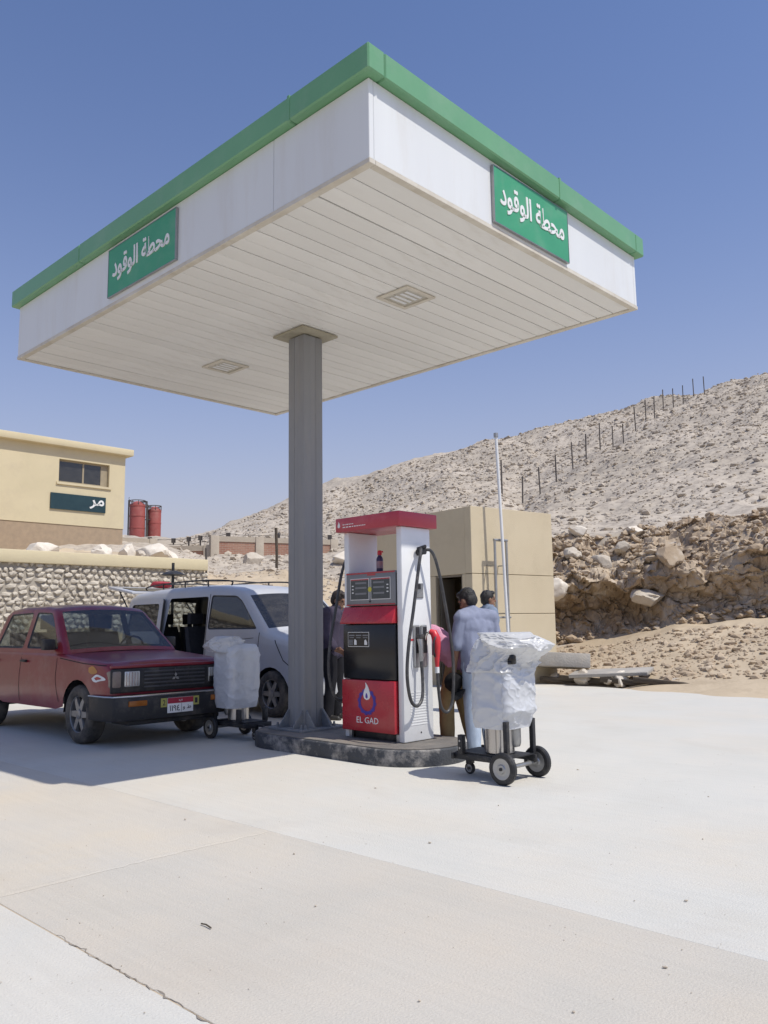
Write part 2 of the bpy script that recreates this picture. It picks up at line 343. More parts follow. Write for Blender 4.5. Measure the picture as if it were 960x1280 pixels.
# ------------------------------------------------------------------ ground, forecourt, terrain
g = MB(); g.add([(-140, -80, -.2), (140, -80, -.2), (140, 14, -.2), (-140, 14, -.2)], [(0, 1, 2, 3)])
tag(g.build('ground', M['sand']), kind='structure')
fc = thing('forecourt', None, None, S(0, 0, 0), RZ, kind='structure')
def slab(poly, z, mat, name='slab'):
    b = MB(); b.prism(poly, -.16, z, XY)
    o = b.build(name, mat, fc, bevel=.0015, seg=1); return o
J = .0025
slab([(-9.6, -2.75+J), (26, -2.75+J), (26, 3.9), (14.0, 6.0), (.29, 8.62), (-.485, 8.76), (-3.15, 9.34), (-9.6, 10.4)], 0., M['slab'])
slab([(-9.6, -14), (2.85-J, -14), (2.85-J, -2.75-J), (-9.6, -2.75-J)], -.001, M['slab_tan'])
slab([(2.85+J, -4.5+J), (26, -4.5+J), (26, -2.75-J), (2.85+J, -2.75-J)], .001, M['slab_broom'])
slab([(2.85+J, -14), (26, -14), (26, -4.5-J), (2.85+J, -4.5-J)], -.0005, M['slab'])
for (x0, x1, y0, y1) in ((-9.6, 26, -2.756, -2.744), (2.844, 2.856, -14, -2.75), (2.86, 26, -4.506, -4.494)):
    b_ = MB(); b_.box(x0, x1, y0, y1, -.12, -.0012); b_.build('joint_filler', M['slab_tan'] if y1 > -3 or y0 < -10 else M['sand'], fc)
# ragged sand and cement laitance along the joints
def crumb(name, pts, wmin, wmax, seed, mat, h=.006):
    rn = random.Random(seed); b = MB()
    P = spline(pts, 14); n = len(P); L_, R_ = [], []
    for i, p in enumerate(P):
        t = (P[min(i+1, n-1)]-P[max(i-1, 0)]).normalized(); s_ = Vector((-t.y, t.x, 0))
        L_.append(p+s_*rn.uniform(wmin, wmax)); R_.append(p-s_*rn.uniform(wmin, wmax))
    v = []
    for a, c, q in zip(L_, P, R_): v += [(a.x, a.y, .002), (c.x, c.y, h), (q.x, q.y, .002)]
    f = []
    for i in range(n-1): f += [(3*i, 3*i+1, 3*i+4, 3*i+3), (3*i+1, 3*i+2, 3*i+5, 3*i+4)]
    b.add(v, f); o = b.build(name, mat, fc); o['kind'] = 'stuff'; return o
crumb('joint_mortar', [(2.86, -2.8, 0), (2.84, -3.5, 0), (2.86, -4.3, 0), (2.85, -6, 0), (2.85, -9, 0)], .008, .035, 3, M['slab_tan'])

AZ = [(-0.6147, [(14.6, 0), (15.2, 2.7), (40, 5.14), (130, 12.46), (400, 21.99)]),
(-0.4684, [(16.6, 0), (17.1, 2.7), (40, 5.06), (130, 12.57), (400, 23.11)]),
(-0.3514, [(18.1, 0), (18.6, 2.7), (30, 4.25), (45, 5.89), (130, 13.25), (400, 24.39)]),
(-0.2735, [(19.3, 0), (19.8, 2.7), (30, 4.04), (40, 5.18), (130, 14.0), (400, 25.9)]),
(-0.2209, [(20.1, 0), (20.6, 2.6), (26, 3.25), (33, 3.9), (60, 6.72), (130, 15.3), (180, 17.51), (400, 25.6)]),
(-0.2131, [(18.8, 0), (22, 2.0), (25, 2.75), (33, 3.9), (60, 6.83), (125, 15.24), (180, 17.49), (400, 25.56)]),
(-0.1206, [(18.8, 0), (22, 2.0), (25, 2.85), (34.7, 4.12), (50, 5.94), (110, 17.78), (150, 18.49), (400, 20.04)]),
(-0.0592, [(18.8, 0), (22, 1.5), (26, 2.64), (34, 4.23), (45, 5.53), (75, 11.21), (105, 19.76), (150, 20.82), (400, 20.7)]),
(-0.0008, [(18.8, 0), (22, 1.5), (26, 2.62), (34, 4.34), (45, 5.84), (75, 12.26), (102, 20.48), (150, 20.7), (400, 20.37)]),
(0.077, [(19, 0), (21.5, 0.6), (25, 3.22), (34, 4.83), (48, 7.79), (75, 14.42), (100, 22.1), (140, 21.78), (400, 20.93)]),
(0.1403, [(18.6, 0), (21.5, 0.5), (23.7, .8), (24.35, 3.62), (32, 5.13), (50, 8.42), (75, 15.48), (98, 23.08), (140, 22.75), (400, 20.58)]),
(0.170, [(18.3, 0), (21.0, .4), (23.7, .8), (24.3, 3.65), (32, 5.0), (49, 7.75), (75, 15.6), (97.5, 23.6), (140, 23.2), (400, 20.4)]),
(0.2035, [(18.1, 0), (20.5, 0.35), (22.2, 0.7), (23.7, .85), (24.25, 3.68), (32, 5.33), (56, 10.33), (75, 16.17), (97, 24.45), (140, 23.74), (400, 20.23)]),
(0.2716, [(16.9, 0), (20, 0.5), (21.8, 0.9), (23.5, 1.0), (24.05, 3.69), (32, 5.55), (63, 13.98), (80, 19.91), (95, 25.62), (140, 24.01), (400, 20.84)]),
(0.3493, [(15.5, 0), (18.5, 0.7), (20.8, 1.3), (22.7, 1.4), (23.25, 3.9), (30, 5.55), (60, 14.7), (78, 21.1), (92, 26.2), (140, 25.0), (400, 20.41)]),
(0.466, [(14.2, 0), (17, 0.8), (19.5, 1.4), (21.5, 1.5), (22.05, 4.06), (30, 6.39), (60, 17.05), (80, 24.3), (92, 28.8), (140, 27.), (400, 20.76)]),
(0.6505, [(12.5, 0), (15.5, 0.8), (18, 1.5), (20.5, 1.6), (21.05, 4.19), (30, 6.91), (60, 20.47), (80, 27.), (92, 32.), (140, 30.0), (400, 20.72)])]
AZA = np.array([a for a, _ in AZ])
def terrain_base(x, y):
    a = min(max(x/max(y, 1e-3), AZA[0]), AZA[-1])
    i = min(max(int(np.searchsorted(AZA, a))-1, 0), len(AZ)-2)
    t = (a-AZA[i])/(AZA[i+1]-AZA[i])
    zs = []
    for k in (i, i+1):
        l = AZ[k][1]
        zs.append(float(np.interp(y, [q[0] for q in l], [q[1] for q in l])) if y > l[0][0] else -.06)
    if t < 0: t = 0
    return zs[0]*(1-t)+zs[1]*t
def terrain_z(x, y, fine=True):
    z = terrain_base(x, y)
    if z <= 0.02: return z
    p = Vector((x, y, 0)); k = min(1, z/1.2)
    far = min(1, max(0, (y-22)/30))
    z += k*far*.55*(1-2*abs(noise.noise(Vector((x*.11+y*.02, y*.028, 7)))))
    z += k*(.16+.45*far)*noise.noise(p*.16)+k*(.10+.22*far)*noise.noise(p*.55+Vector((5, 2, 0)))
    if fine: z += k*(.07+.10*far)*noise.noise(p*1.7)+k*(.03+.05*far)*noise.noise(p*4.1)
    return z
NA, av = 330, np.linspace(-.66, .70, 330)
yv = [12.0]
while yv[-1] < 420: yv.append(yv[-1]+max(.14, .0075*(yv[-1]-8)))
tv = []; tf = []
for y in yv:
    for a in av: tv.append((a*y, y, terrain_z(a*y, y)))
for j in range(len(yv)-1):
    for i in range(NA-1):
        k = j*NA+i; tf.append((k, k+1, k+NA+1, k+NA))
me = bpy.data.meshes.new('terrain'); me.from_pydata(tv, [], tf); me.update()
me.polygons.foreach_set('use_smooth', [True]*len(me.polygons))
ter = link('hillside', me, M['hill']); tag(ter, kind='structure')
me.materials.append(M['sand'])
mi = []
for p in me.polygons:
    c = p.center
    s_ = noise.noise(Vector((c.x*.12, c.y*.12, 3)))*6
    sandy = (c.y < 27+s_ and c.x < 3) or (c.y < 21.5+s_*.2) or (27 < c.y < 33+s_ and -.02 < c.x/c.y < .09)
    mi.append(1 if sandy else 0)
me.polygons.foreach_set('material_index', mi)
# loose stones on the hill: too many to count
rn = random.Random(11)
protos = []
for k in range(6):
    m_ = boulder_mesh(40+k, 1, .85, .6, sub=1, rough=.3)
    protos.append((np.array([q.co[:] for q in m_.vertices]), [tuple(p.vertices) for p in m_.polygons]))
def scatter(n, pick, seed, name, mat):
    rn = random.Random(seed); V = []; F = []; nv = 0
    for i in range(n):
        x, y, s_ = pick(rn)
        z = terrain_z(x, y)
        pv, pf = protos[rn.randrange(6)]
        th = rn.uniform(0, 2*PI); c_, q_ = math.cos(th), math.sin(th)
        sx, sy, sz = s_*rn.uniform(.7, 1.4), s_*rn.uniform(.7, 1.2), s_*rn.uniform(.6, 1.1)
        P = pv*np.array([sx, sy, sz]); X = P[:, 0]*c_-P[:, 1]*q_+x; Y = P[:, 0]*q_+P[:, 1]*c_+y; Z = P[:, 2]+z+sz*.1
        V += list(zip(X, Y, Z)); F += [tuple(i_+nv for i_ in f) for f in pf]; nv += len(pv)
    m_ = bpy.data.meshes.new(name); m_.from_pydata(V, [], F); m_.update()
    return link(name, m_, mat)
def pick_hill(rn):
    y = 24.8+73*rn.random()**.85; a = rn.uniform(-.25, .62); s_ = (.045+.17*rn.random()**7)*(.75+y/75)
    return a*y, y, s_
h = scatter(34000, pick_hill, 5, 'loose_stones', M['rubble'])
tag(h, 'pale loose stones strewn all over the hillside', 'stones', kind='stuff')
def pick_bank(rn):
    a = rn.uniform(.19, .62)
    y0 = np.interp(a, [.19, .35, .62], [18.6, 16.2, 13.4]); y = y0+rn.random()*np.interp(a, [.19, .35, .62], [3.2, 3.8, 4]); s_ = .03+.13*rn.random()**5
    return a*y, y, s_
h = scatter(2600, pick_bank, 6, 'loose_stones', M['rubble_warm'])
tag(h, 'small broken stones on the sand below the rock cutting', 'stones', kind='stuff')
def pick_left(rn):
    a = rn.uniform(-.21, .03); y = rn.uniform(19.5, 33); return a*y, y, .02+.14*rn.random()**7
h = scatter(1300, pick_left, 7, 'loose_stones', M['rubble'])
tag(h, 'small stones on the sandy slope below the brick wall', 'stones', kind='stuff')
def pick_top(rn):
    a = rn.uniform(.185, .62); y0 = np.interp(a, [.19, .27, .35, .62], [24.0, 24.0, 23.0, 21]); y = y0-1.6+rn.random()*3; return a*y, y, .06+.22*rn.random()**3
# ------------------------------------------------------------------ rock cutting behind the booth
def cut_point(a, t):
    yF = float(np.interp(a, [.12, .19, .27, .35, .65], [22.3, 22.1, 21.7, 20.7, 18])); zF = float(np.interp(a, [.12, .19, .27, .35, .65], [.5, .6, .8, 1.25, 1.5]))
    yT = float(np.interp(a, [.12, .2035, .2716, .3493, .466, .65], [24.4, 24.25, 24.05, 23.25, 22.05, 21.0])); zT = float(np.interp(a, [.12, .2035, .2716, .3493, .466, .65], [3.55, 3.68, 3.69, 3.9, 4.06, 4.19]))
    cv = float(np.interp(a, [.12, .2, .23, .29, .33, .40, .65], [.6, .8, 1.05, 1., .35, .15, .5]))
    lip = 2.2+.25*noise.noise(Vector((a*14, 3, 0)))+(a-.25)*2.2
    pr = [(yF-.25, zF-.6), (yF+.10, zF+.05), (yF+.25+.4*cv, zF+.45), (yF+.2+.6*cv, (zF+lip)*.5), (yF+.1+.5*cv, lip-.3), (yF+.1-.25*cv, lip), (yF+.45, lip+.3), (yF+1.05, lip+.72), (yT-.45, zT-.25), (yT+.15, zT+.08), (yT+.9, zT+.02), (yT+1.6, zT-.2)]
    u = t*(len(pr)-1); i = min(int(u), len(pr)-2); f = u-i
    y = pr[i][0]*(1-f)+pr[i+1][0]*f; z = pr[i][1]*(1-f)+pr[i+1][1]*f
    x = a*y
    p = Vector((x*1., z*1.5, y))
    fade = min(1, (1-t)*5)*min(1, t*6+.2)
    def rid(q): return 1-2*abs(noise.noise(q))
    # fractured blocks: each Voronoi cell is set in or out and tilted on its own
    d = .30*noise.noise(p*.8)+.05*noise.noise(p*9.)
    for sc, am, tl in ((1.25, .34, .45), (2.9, .18, .5), (6.2, .08, .45)):
        qv = p*sc+Vector((noise.noise(p*1.3), noise.noise(p*1.3+Vector((5, 0, 0))), noise.noise(p*1.3+Vector((0, 5, 0)))))*.45
        ds, ps = noise.voronoi(qv); c_ = ps[0]
        r1, r2, r3 = noise.cell(c_*7.31), noise.cell(c_*7.31+Vector((31, 7, 3))), noise.cell(c_*7.31+Vector((3, 37, 13)))
        d += am*(r1-.1)*.5+tl/sc*((qv-c_).x*(r2)*.5+(qv-c_).y*(r3)*.5)-(.05/sc if ds[1]-ds[0] < .09 else 0)
    strata = .07*noise.noise(Vector((x*.5, z*7, y*.5)))
    y -= (d+strata)*fade; z += (.22*noise.noise(p*1.1+Vector((9, 9, 1)))+.13*rid(p*2.6+Vector((1, 7, 3)))+.06*noise.noise(p*6))*fade
    return (x+.15*noise.noise(p*1.3+Vector((2, 8, 8)))*fade, y, z)
ca = np.linspace(.125, .64, 460); ct = np.linspace(0, 1, 130)
V = [cut_point(a, t) for t in ct for a in ca]; F = []
for j in range(len(ct)-1):
    for i in range(len(ca)-1):
        k = j*len(ca)+i; F.append((k, k+1, k+len(ca)+1, k+len(ca)))
me = bpy.data.meshes.new('rock_cutting'); me.from_pydata(V, [], F); me.update(); shade(me, 24)
tag(link('rock_cutting', me, M['rockcut']), kind='structure')
# rubble perched on the cutting
rn = random.Random(8); V = []; F = []; nv = 0
for i in range(2600):
    a = rn.uniform(.18, .62); t = rn.choice([rn.uniform(.5, .9), rn.uniform(.55, .85), rn.uniform(.02, .14)])
    x, y, z = cut_point(a, t); s_ = .03+.17*rn.random()**4
    pv, pf = protos[rn.randrange(6)]; th = rn.uniform(0, 6.28); c_, q_ = math.cos(th), math.sin(th)
    P = pv*np.array([s_*rn.uniform(.7, 1.5), s_*rn.uniform(.7, 1.2), s_*rn.uniform(.6, 1.1)])
    V += list(zip(P[:, 0]*c_-P[:, 1]*q_+x, P[:, 0]*q_+P[:, 1]*c_+y-.03, P[:, 2]+z+.02)); F += [tuple(k+nv for k in f) for f in pf]; nv += len(pv)
me = bpy.data.meshes.new('rubble'); me.from_pydata(V, [], F); me.update()
tag(link('rubble', me, M['rubble_warm']), 'broken brown rubble lying on the ledges of the rock cutting', 'rubble', kind='stuff')
def boulder(seed, loc, sx, sy, sz, rz, label, mat='rock', group=None, tilt=0.):
    o = link('boulder', boulder_mesh(seed, sx, sy, sz), M[mat]); o.location = loc; o.rotation_euler = (tilt, tilt*.5, rz)
    return tag(o, label, 'boulder', group)
def cp(a, t, dy=0, dz=0): q = cut_point(a, t); return (q[0], q[1]+dy, q[2]+dz)
G = 'boulders on the rock cutting'
boulder(3, cp(.238, .79, -.05, .12), .42, .3, .2, .4, 'pale pointed flat boulder on the cutting rim right of the booth', 'white_rock', G, .2)
boulder(4, cp(.308, .79, -.1, .05), .40, .34, .24, 1.1, 'large pale boulder on the cutting rim near the right edge of the photo', 'white_rock', G)
boulder(5, cp(.262, .60, -.05, .08), .36, .3, .26, 2., 'rounded brown boulder halfway up the cutting face', 'rock', G)
boulder(6, cp(.203, .5, -.1, -.05), .32, .3, .36, .3, 'grey white boulder beside the right edge of the booth wall', 'white_rock', G)
boulder(7, cp(.315, .40, -.15, -.1), .62, .4, .24, .1, 'big tilted tan rock slab at the right end of the hollow', 'rock', G, .25)
boulder(9, cp(.345, .56, -.2, 0), .45, .35, .35, .8, 'dark brown block jutting from the cutting at the right edge of the photo', 'rockcut', G)
boulder(12, cp(.285, .66, -.1, .05), .32, .25, .2, .8, 'small brown block under the pale rim boulder', 'rock', G)
boulder(13, cp(.225, .66, -.1, .05), .34, .25, .22, 1.8, 'brown block on the slope right above the hollow', 'rock', G)

# concrete offcuts and pallet rubble at the slab edge
def px_ground(x, y): return (x, y, terrain_z(x, y))
b = MB(); b.box(-.58, .58, -.38, .38, -.15, .15)
o = b.build('concrete_block', M['concrete_raw'], bevel=.02); o.location = (3.78, 18.05, .48); o.rotation_euler = (R(-6), R(3), R(-8)); tag(o, 'long pale cast concrete block lying tilted beside the booth', 'concrete block')
b = MB(); b.box(-.8, .8, -.3, .3, -.035, .035)
o = b.build('concrete_plate', M['concrete_raw'], bevel=.01); o.location = (4.6, 17.15, .27); o.rotation_euler = (R(7), R(-3), R(-30)); tag(o, 'thin grey concrete plate propped on stones at the forecourt edge', 'concrete plate')
wd = M['wood_dark'] = pm('weathered wood', (.11, .085, .06), (.06, .048, .036), scale=3, rough=.85, stretch=(1, 12, 12), bump=.4, bscale=20)
k = 0
for (x, y, rz, l, lab) in ((3.75, 17.75, -.5, .5, 'short dark timber under the long concrete block'), (4.25, 17.25, -.7, .75, 'dark timber under the left end of the propped concrete plate'), (5.0, 16.55, -.62, .8, 'dark timber in the rubble at the right end of the propped plate'), (5.45, 16.1, -.55, .7, 'dark timber nearest the right edge of the photo')):
    b = MB(); b.box(-l, l, -.06, .06, -.05, .05); o = b.build('timber', wd, bevel=.008); o.location = (x, y, .09+.02*(k % 2)); o.rotation_euler = (0, R(2+k), rz); tag(o, lab, 'timber', 'timbers at the forecourt edge'); k += 1
for i, (x, y, s_, lab) in enumerate(((4.05, 17.35, .2, 'tan stone between the timbers under the long concrete block'), (4.72, 16.85, .2, 'pale angular stone leaning on the propped concrete plate'), (4.5, 16.95, .12, 'small brown stone left of the pale angular stone'), (5.6, 16.35, .13, 'brown stone on the sand right of the concrete plate'), (3.6, 17.95, .13, 'dark stone beside the wrapped trolley and booth corner'), (6.1, 16.8, .16, 'brown stone on the sand near the right edge of the photo'))):
    boulder(20+i, (x, y, .08+s_*.4), s_*1.2, s_, s_*.8, i*1.3, lab, 'white_rock' if i in (1,) else 'rock', 'stones at the forecourt edge')

# ------------------------------------------------------------------ fence posts on the hill
M['post'] = pm('rusty steel post', (.10, .085, .075), (.07, .06, .055), scale=20, rough=.8)
pa = [(625.6, 47), (651, 49), (674, 51.5), (695, 54), (716.6, 56), (734, 58.5), (752.5, 61), (769, 63.5), (782.5, 65.5), (799, 68), (813, 71), (824, 73.5), (836, 77), (849, 79), (862, 81.5), (876, 84), (890, 86)]
for k, (px, Y) in enumerate(pa):
    rn = random.Random(k); a = (px-480)/1028.6+.004
    x = a*Y; z = terrain_z(x, Y, True)
    b = MB(); b.box(-.035, .035, -.035, .035, -.5, 2.05+rn.uniform(-.1, .1)); b.box(-.012, .05, -.012, .012, 1.9, 1.94); b.box(-.012, .05, -.012, .012, 1.2, 1.24)
    o = b.build('fence_post', M['post']); o.location = (x, Y, z); o.rotation_euler = (rn.uniform(-.03, .03), rn.uniform(-.04, .04), rn.uniform(0, 1))
    od = ('first', 'second', 'third', 'fourth', 'fifth', 'sixth', 'seventh', 'eighth', 'ninth', 'tenth', 'eleventh', 'twelfth', 'thirteenth', 'fourteenth', 'fifteenth', 'sixteenth', 'seventeenth')[k]
    tag(o, 'thin dark fence post on the stony hillside, %s counting up from the booth' % od, 'fence post', 'fence posts on the hillside')

# ------------------------------------------------------------------ booth
bx, by = 1.80, 17.0
ang = math.atan2(1.5, 1.97)
bo = thing('booth', 'plain beige rendered booth with a dark doorway behind the fuel pump', 'booth', (bx, by, 0), ang)
# local x along the right (sunlit) wall, y along the left wall; corner nearest the camera at the origin
BW, BD, BH = 2.5, 4.0, 3.74
lv = [0, 1.50, 2.33, BH]
for i in range(3):
    z0, z1 = lv[i]+(.006 if i else -.3), lv[i+1]-(.006 if i < 2 else 0)
    b = MB(); b.box(0, BW, 0, .2, z0, z1); b.build('wall_panel', M['booth'], bo, bevel=.006, seg=1)
for (y0, y1, z0, z1) in ((.202, .31, -.3, 2.33), (1.17, BD, -.3, 2.33), (.202, BD, 2.334, BH)):
    b = MB(); b.box(.002, .2, y0, y1, z0, z1-.002); b.build('wall_panel', M['booth'], bo, bevel=.006, seg=1)
b = MB(); b.box(BW-.2, BW-.002, .202, BD, -.3, BH-.002); b.build('wall_panel', M['booth'], bo, bevel=.006, seg=1)
b = MB(); b.box(.202, BW-.202, BD-.2, BD-.001, -.3, BH-.002); b.build('wall_panel', M['booth'], bo, bevel=.006, seg=1)
b = MB(); b.box(.203, BW-.203, .203, BD-.203, BH-.2, BH-.03); b.build('roof', M['concrete_raw'], bo)
b = MB(); b.box(.205, BW-.205, .205, BD-.205, -.1, .02); b.build('floor', M['concrete_raw'], bo)
b = MB(); b.box(.02, .07, .312, .352, 0, 2.325); b.box(.02, .07, 1.128, 1.168, 0, 2.325); b.box(.02, .07, .354, 1.126, 2.285, 2.325)
b.build('door_frame', pm('door frame paint', (.20, .17, .12), (.16, .13, .1), rough=.6), bo, bevel=.004, seg=1)
b = MB(); b.box(-.28, .12, 1.0, 1.04, .06, 2.27); dl = b.build('door', pm('brown door paint', (.10, .085, .065), (.075, .062, .05), scale=3, rough=.5), bo, bevel=.005); dl.location = (.36, .08, 0)
b = MB(); b.cyl((-.2, 1.0, 1.05), (-.2, .95, 1.05), .012); b.box(-.2, -.09, .94, .955, 1.04, 1.06); b.build('handle', M['galv'], dl)
# vent pole and ladder-like pipe hoop standing off the sunlit wall
pipe = thing('pipe_hoop', 'tall narrow galvanised pipe hoop fixed to the sunlit booth wall', 'pipe frame', (bx, by, 0), ang)
b = MB(); b.tube([(.42, -.26, .0), (.42, -.26, 3.0)], .028, 10); b.build('upright', M['galv'], pipe)
b = MB(); b.tube([(.76, -.26, .0), (.76, -.26, 3.0)], .028, 10); b.build('upright', M['galv'], pipe)
b = MB(); b.tube([(.395, -.26, 3.02), (.785, -.26, 3.02)], .03, 10); b.build('top_rail', M['galv'], pipe)
b = MB(); b.tube([(.44, -.26, 1.42), (.82, -.26, 1.42)], .022, 8); b.build('rung', M['galv'], pipe)
for z in (.7, 2.5):
    for x in (.42, .76):
        b = MB(); b.cyl((x, -.235, z), (x, .0, z), .014); b.build('bracket', M['galv'], pipe)
po = thing('vent_pole', 'thin white vent pole rising in front of the booth above its roof', 'pole', (bx, by, 0), ang)
b = MB(); b.tube([(.66, -.36, 0), (.585, -.34, 2.6), (.50, -.32, 5.2)], .033, 10); b.build('pole_shaft', M['pump_white'], po)
b = MB(); b.tube([(.50, -.32, 5.2), (.497, -.32, 5.29)], .05, 10); b.build('pole_cap', M['galv'], po)
b = MB(); b.tube([(.615, -.35, 1.5), (.615, -.1, 1.5), (.615, .01, 1.5)], .015, 6); b.build('clamp', M['galv'], po)

# ------------------------------------------------------------------ canopy
HX, HY, ZS, ZF, ZT = 3.2095, 2.112, 4.77, 5.415, 5.638
cn = thing('canopy', 'white flat fuel station canopy with green top edge and slatted underside', 'canopy', S(0, 0, 0), RZ)
def cbox(name, mat, *a, bevel=.004, parent=cn):
    b = MB(); b.box(*a); return b.build(name, mat, parent, bevel=bevel, seg=1)
g2 = .003
for x0, x1 in ((-HX, 2.055-g2), (2.055+g2, HX)): cbox('fascia_panel', M['white'], x0, x1, -HY, -HY+.05, ZS+.03, ZF)
for x0, x1 in ((-HX, -.5-g2), (-.5+g2, HX)): cbox('fascia_panel', M['white'], x0, x1, HY-.05, HY, ZS+.03, ZF)
cbox('fascia_panel', M['white'], HX-.05, HX-.001, -HY+.052, HY-.052, ZS+.03, ZF)
cbox('fascia_panel', M['white'], -HX+.001, -HX+.05, -HY+.052, HY-.052, ZS+.03, ZF)
lo = .08
def lip(name, x0, x1, y0, y1): cbox(name, M['green'], x0, x1, y0, y1, ZF+.004, ZT, bevel=.012)
for x0, x1 in ((-HX-lo, -1.4-g2), (-1.4+g2, 2.35-g2), (2.35+g2, HX+lo)): lip('green_trim', x0, x1, -HY-lo, -HY+.1)
for x0, x1 in ((-HX-lo, .4-g2), (.4+g2, HX+lo)): lip('green_trim', x0, x1, HY-.1, HY+lo)
for y0, y1 in ((-HY+.102, .46-g2), (.46+g2, HY-.102)): lip('green_trim', HX-.1, HX+lo, y0, y1)
lip('green_trim', -HX-lo, -HX+.1, -HY+.102, HY-.102)
# cover strips over the trim seams
cbox('seam_strip', M['green'], 2.335, 2.365, -HY-lo-.005, -HY-lo+.02, ZF, ZT+.005, bevel=.002)
cbox('seam_strip', M['green'], HX+lo-.02, HX+lo+.005, .445, .475, ZF, ZT+.005, bevel=.002)
cbox('roof_sheet', M['white'], -HX+.1, HX-.1, -HY+.1, HY-.1, 5.3, 5.36)
# edge angle under the fascia
for a in ((-HX-.006, HX+.006, -HY-.006, -HY+.06), (-HX-.006, HX+.006, HY-.06, HY+.006), (HX-.06, HX+.006, -HY+.062, HY-.062), (-HX-.006, -HX+.06, -HY+.062, HY-.062)):
    cbox('edge_angle', M['soffit_trim'], *a, ZS-.012, ZS+.028, bevel=.003)
# the top edge falls slightly from the front to the back for drainage
for o_ in cn.children:
    if o_.name.split('.')[0] in ('fascia_panel', 'green_trim', 'seam_strip'):
        for v_ in o_.data.vertices:
            if v_.co.z > 5.0: v_.co.z -= .0185*v_.co.y
NS = 31; sw = (2*HX-.12)/NS
pan = []
rn = random.Random(2)
for i in range(NS):
    x0 = -HX+.06+i*sw
    b = MB(); gp = .006
    b.box(-sw/2+gp, sw/2-gp, -HY+.062, HY-.062, 0, .02)
    if not pan: pan.append(b.mesh('soffit_panel', bevel=.004, seg=1))
    o = link('soffit_panel', pan[0], M['soffit'], cn); o.location = (x0+sw/2, 0, ZS+rn.uniform(0, .004)); o.rotation_euler = (rn.uniform(-.0012, .0012), rn.uniform(-.012, .012), 0)
cbox('soffit_shade', M['void'], -HX+.06, HX-.06, -HY+.06, HY-.06, ZS+.04, ZS+.06)  # black sheet, its colour stands in for the shade above the strips
# recessed lamps (unlit)
for k, x in enumerate((1.64, -1.64)):
    lp = thing('ceiling_lamp', 'square recessed ceiling lamp between the steel column and the sunlit canopy edge' if k == 0 else 'square recessed ceiling lamp left of the steel column in the canopy underside', 'lamp', S(x, 0, ZS), RZ, 'lamps under the canopy')
    b = MB(); w_ = .225
    for a in ((-w_, w_, -w_, -w_+.05), (-w_, w_, w_-.05, w_), (-w_, -w_+.05, -w_+.052, w_-.052), (w_-.05, w_, -w_+.052, w_-.052)): b.box(*a, -.02, -.002)
    b.build('frame', M['soffit_trim'], lp, bevel=.004, seg=1)
    b = MB(); b.box(-.17, .17, -.17, .17, -.008, -.004); b.build('diffuser', pm('lamp glass', (.5, .47, .40), (.40, .37, .3), scale=8, rough=.3), lp)
    for q in (-.11, -.04, .04, .11):
        b = MB(); b.box(q-.018, q+.018, -.12, .12, -.014, -.009); b.build('louvre', M['pump_white'], lp)

# signs
TXT = '\ufea9\ufeee\ufed7\ufeee\ufedf\ufe8d \ufe94\ufec4\ufea4\ufee3'
sg = thing('station_sign', 'green sign with white Arabic lettering on the sunlit canopy fascia', 'sign', S(HX, .04, 5.10), RZ, 'signs on the canopy fascia')
b = MB(); b.box(.003, .03, -.61, .61, -.265, .265); b.build('board', M['green_sign'], sg, bevel=.003, seg=1)
b = MB()
for a in ((-.617, .617, .266, .272), (-.617, .617, -.272, -.266), (-.617, -.611, -.265, .265), (.611, .617, -.265, .265)): b.box(.004, .032, *a)
b.build('frame', M['galv'], sg)
MR = Matrix.Translation((.0305, 0, .01)) @ YZ
text_part('lettering', TXT, M['letter'], sg, .29, 1.06, MR, .006, .019)
sg = thing('station_sign', 'green sign with white Arabic lettering on the shaded canopy fascia at left', 'sign', S(-.11, -HY, 5.13), RZ, 'signs on the canopy fascia')
b = MB(); b.box(-.67, .67, -.03, -.003, -.265, .265); b.build('board', M['green_sign'], sg, bevel=.003, seg=1)
b = MB()
for a in ((-.677, .677, .266, .272), (-.677, .677, -.272, -.266), (-.677, -.671, -.265, .265), (.671, .677, -.265, .265)): b.box(a[0], a[1], -.032, -.004, a[2], a[3])
b.build('frame', M['galv'], sg)
FRT = Matrix(((1, 0, 0, 0), (0, 0, -1, 0), (0, 1, 0, 0), (0, 0, 0, 1)))
text_part('lettering', TXT, M['letter'], sg, .29, 1.14, Matrix.Translation((0, -.0305, .01)) @ FRT, .006, .019)

# ------------------------------------------------------------------ column
IZ = .165
cl = thing('steel_column', 'tall grey steel column with flared gusset base carrying the canopy', 'column', S(0, 0, IZ), RZ)
b = MB(); q = .143; e = .007
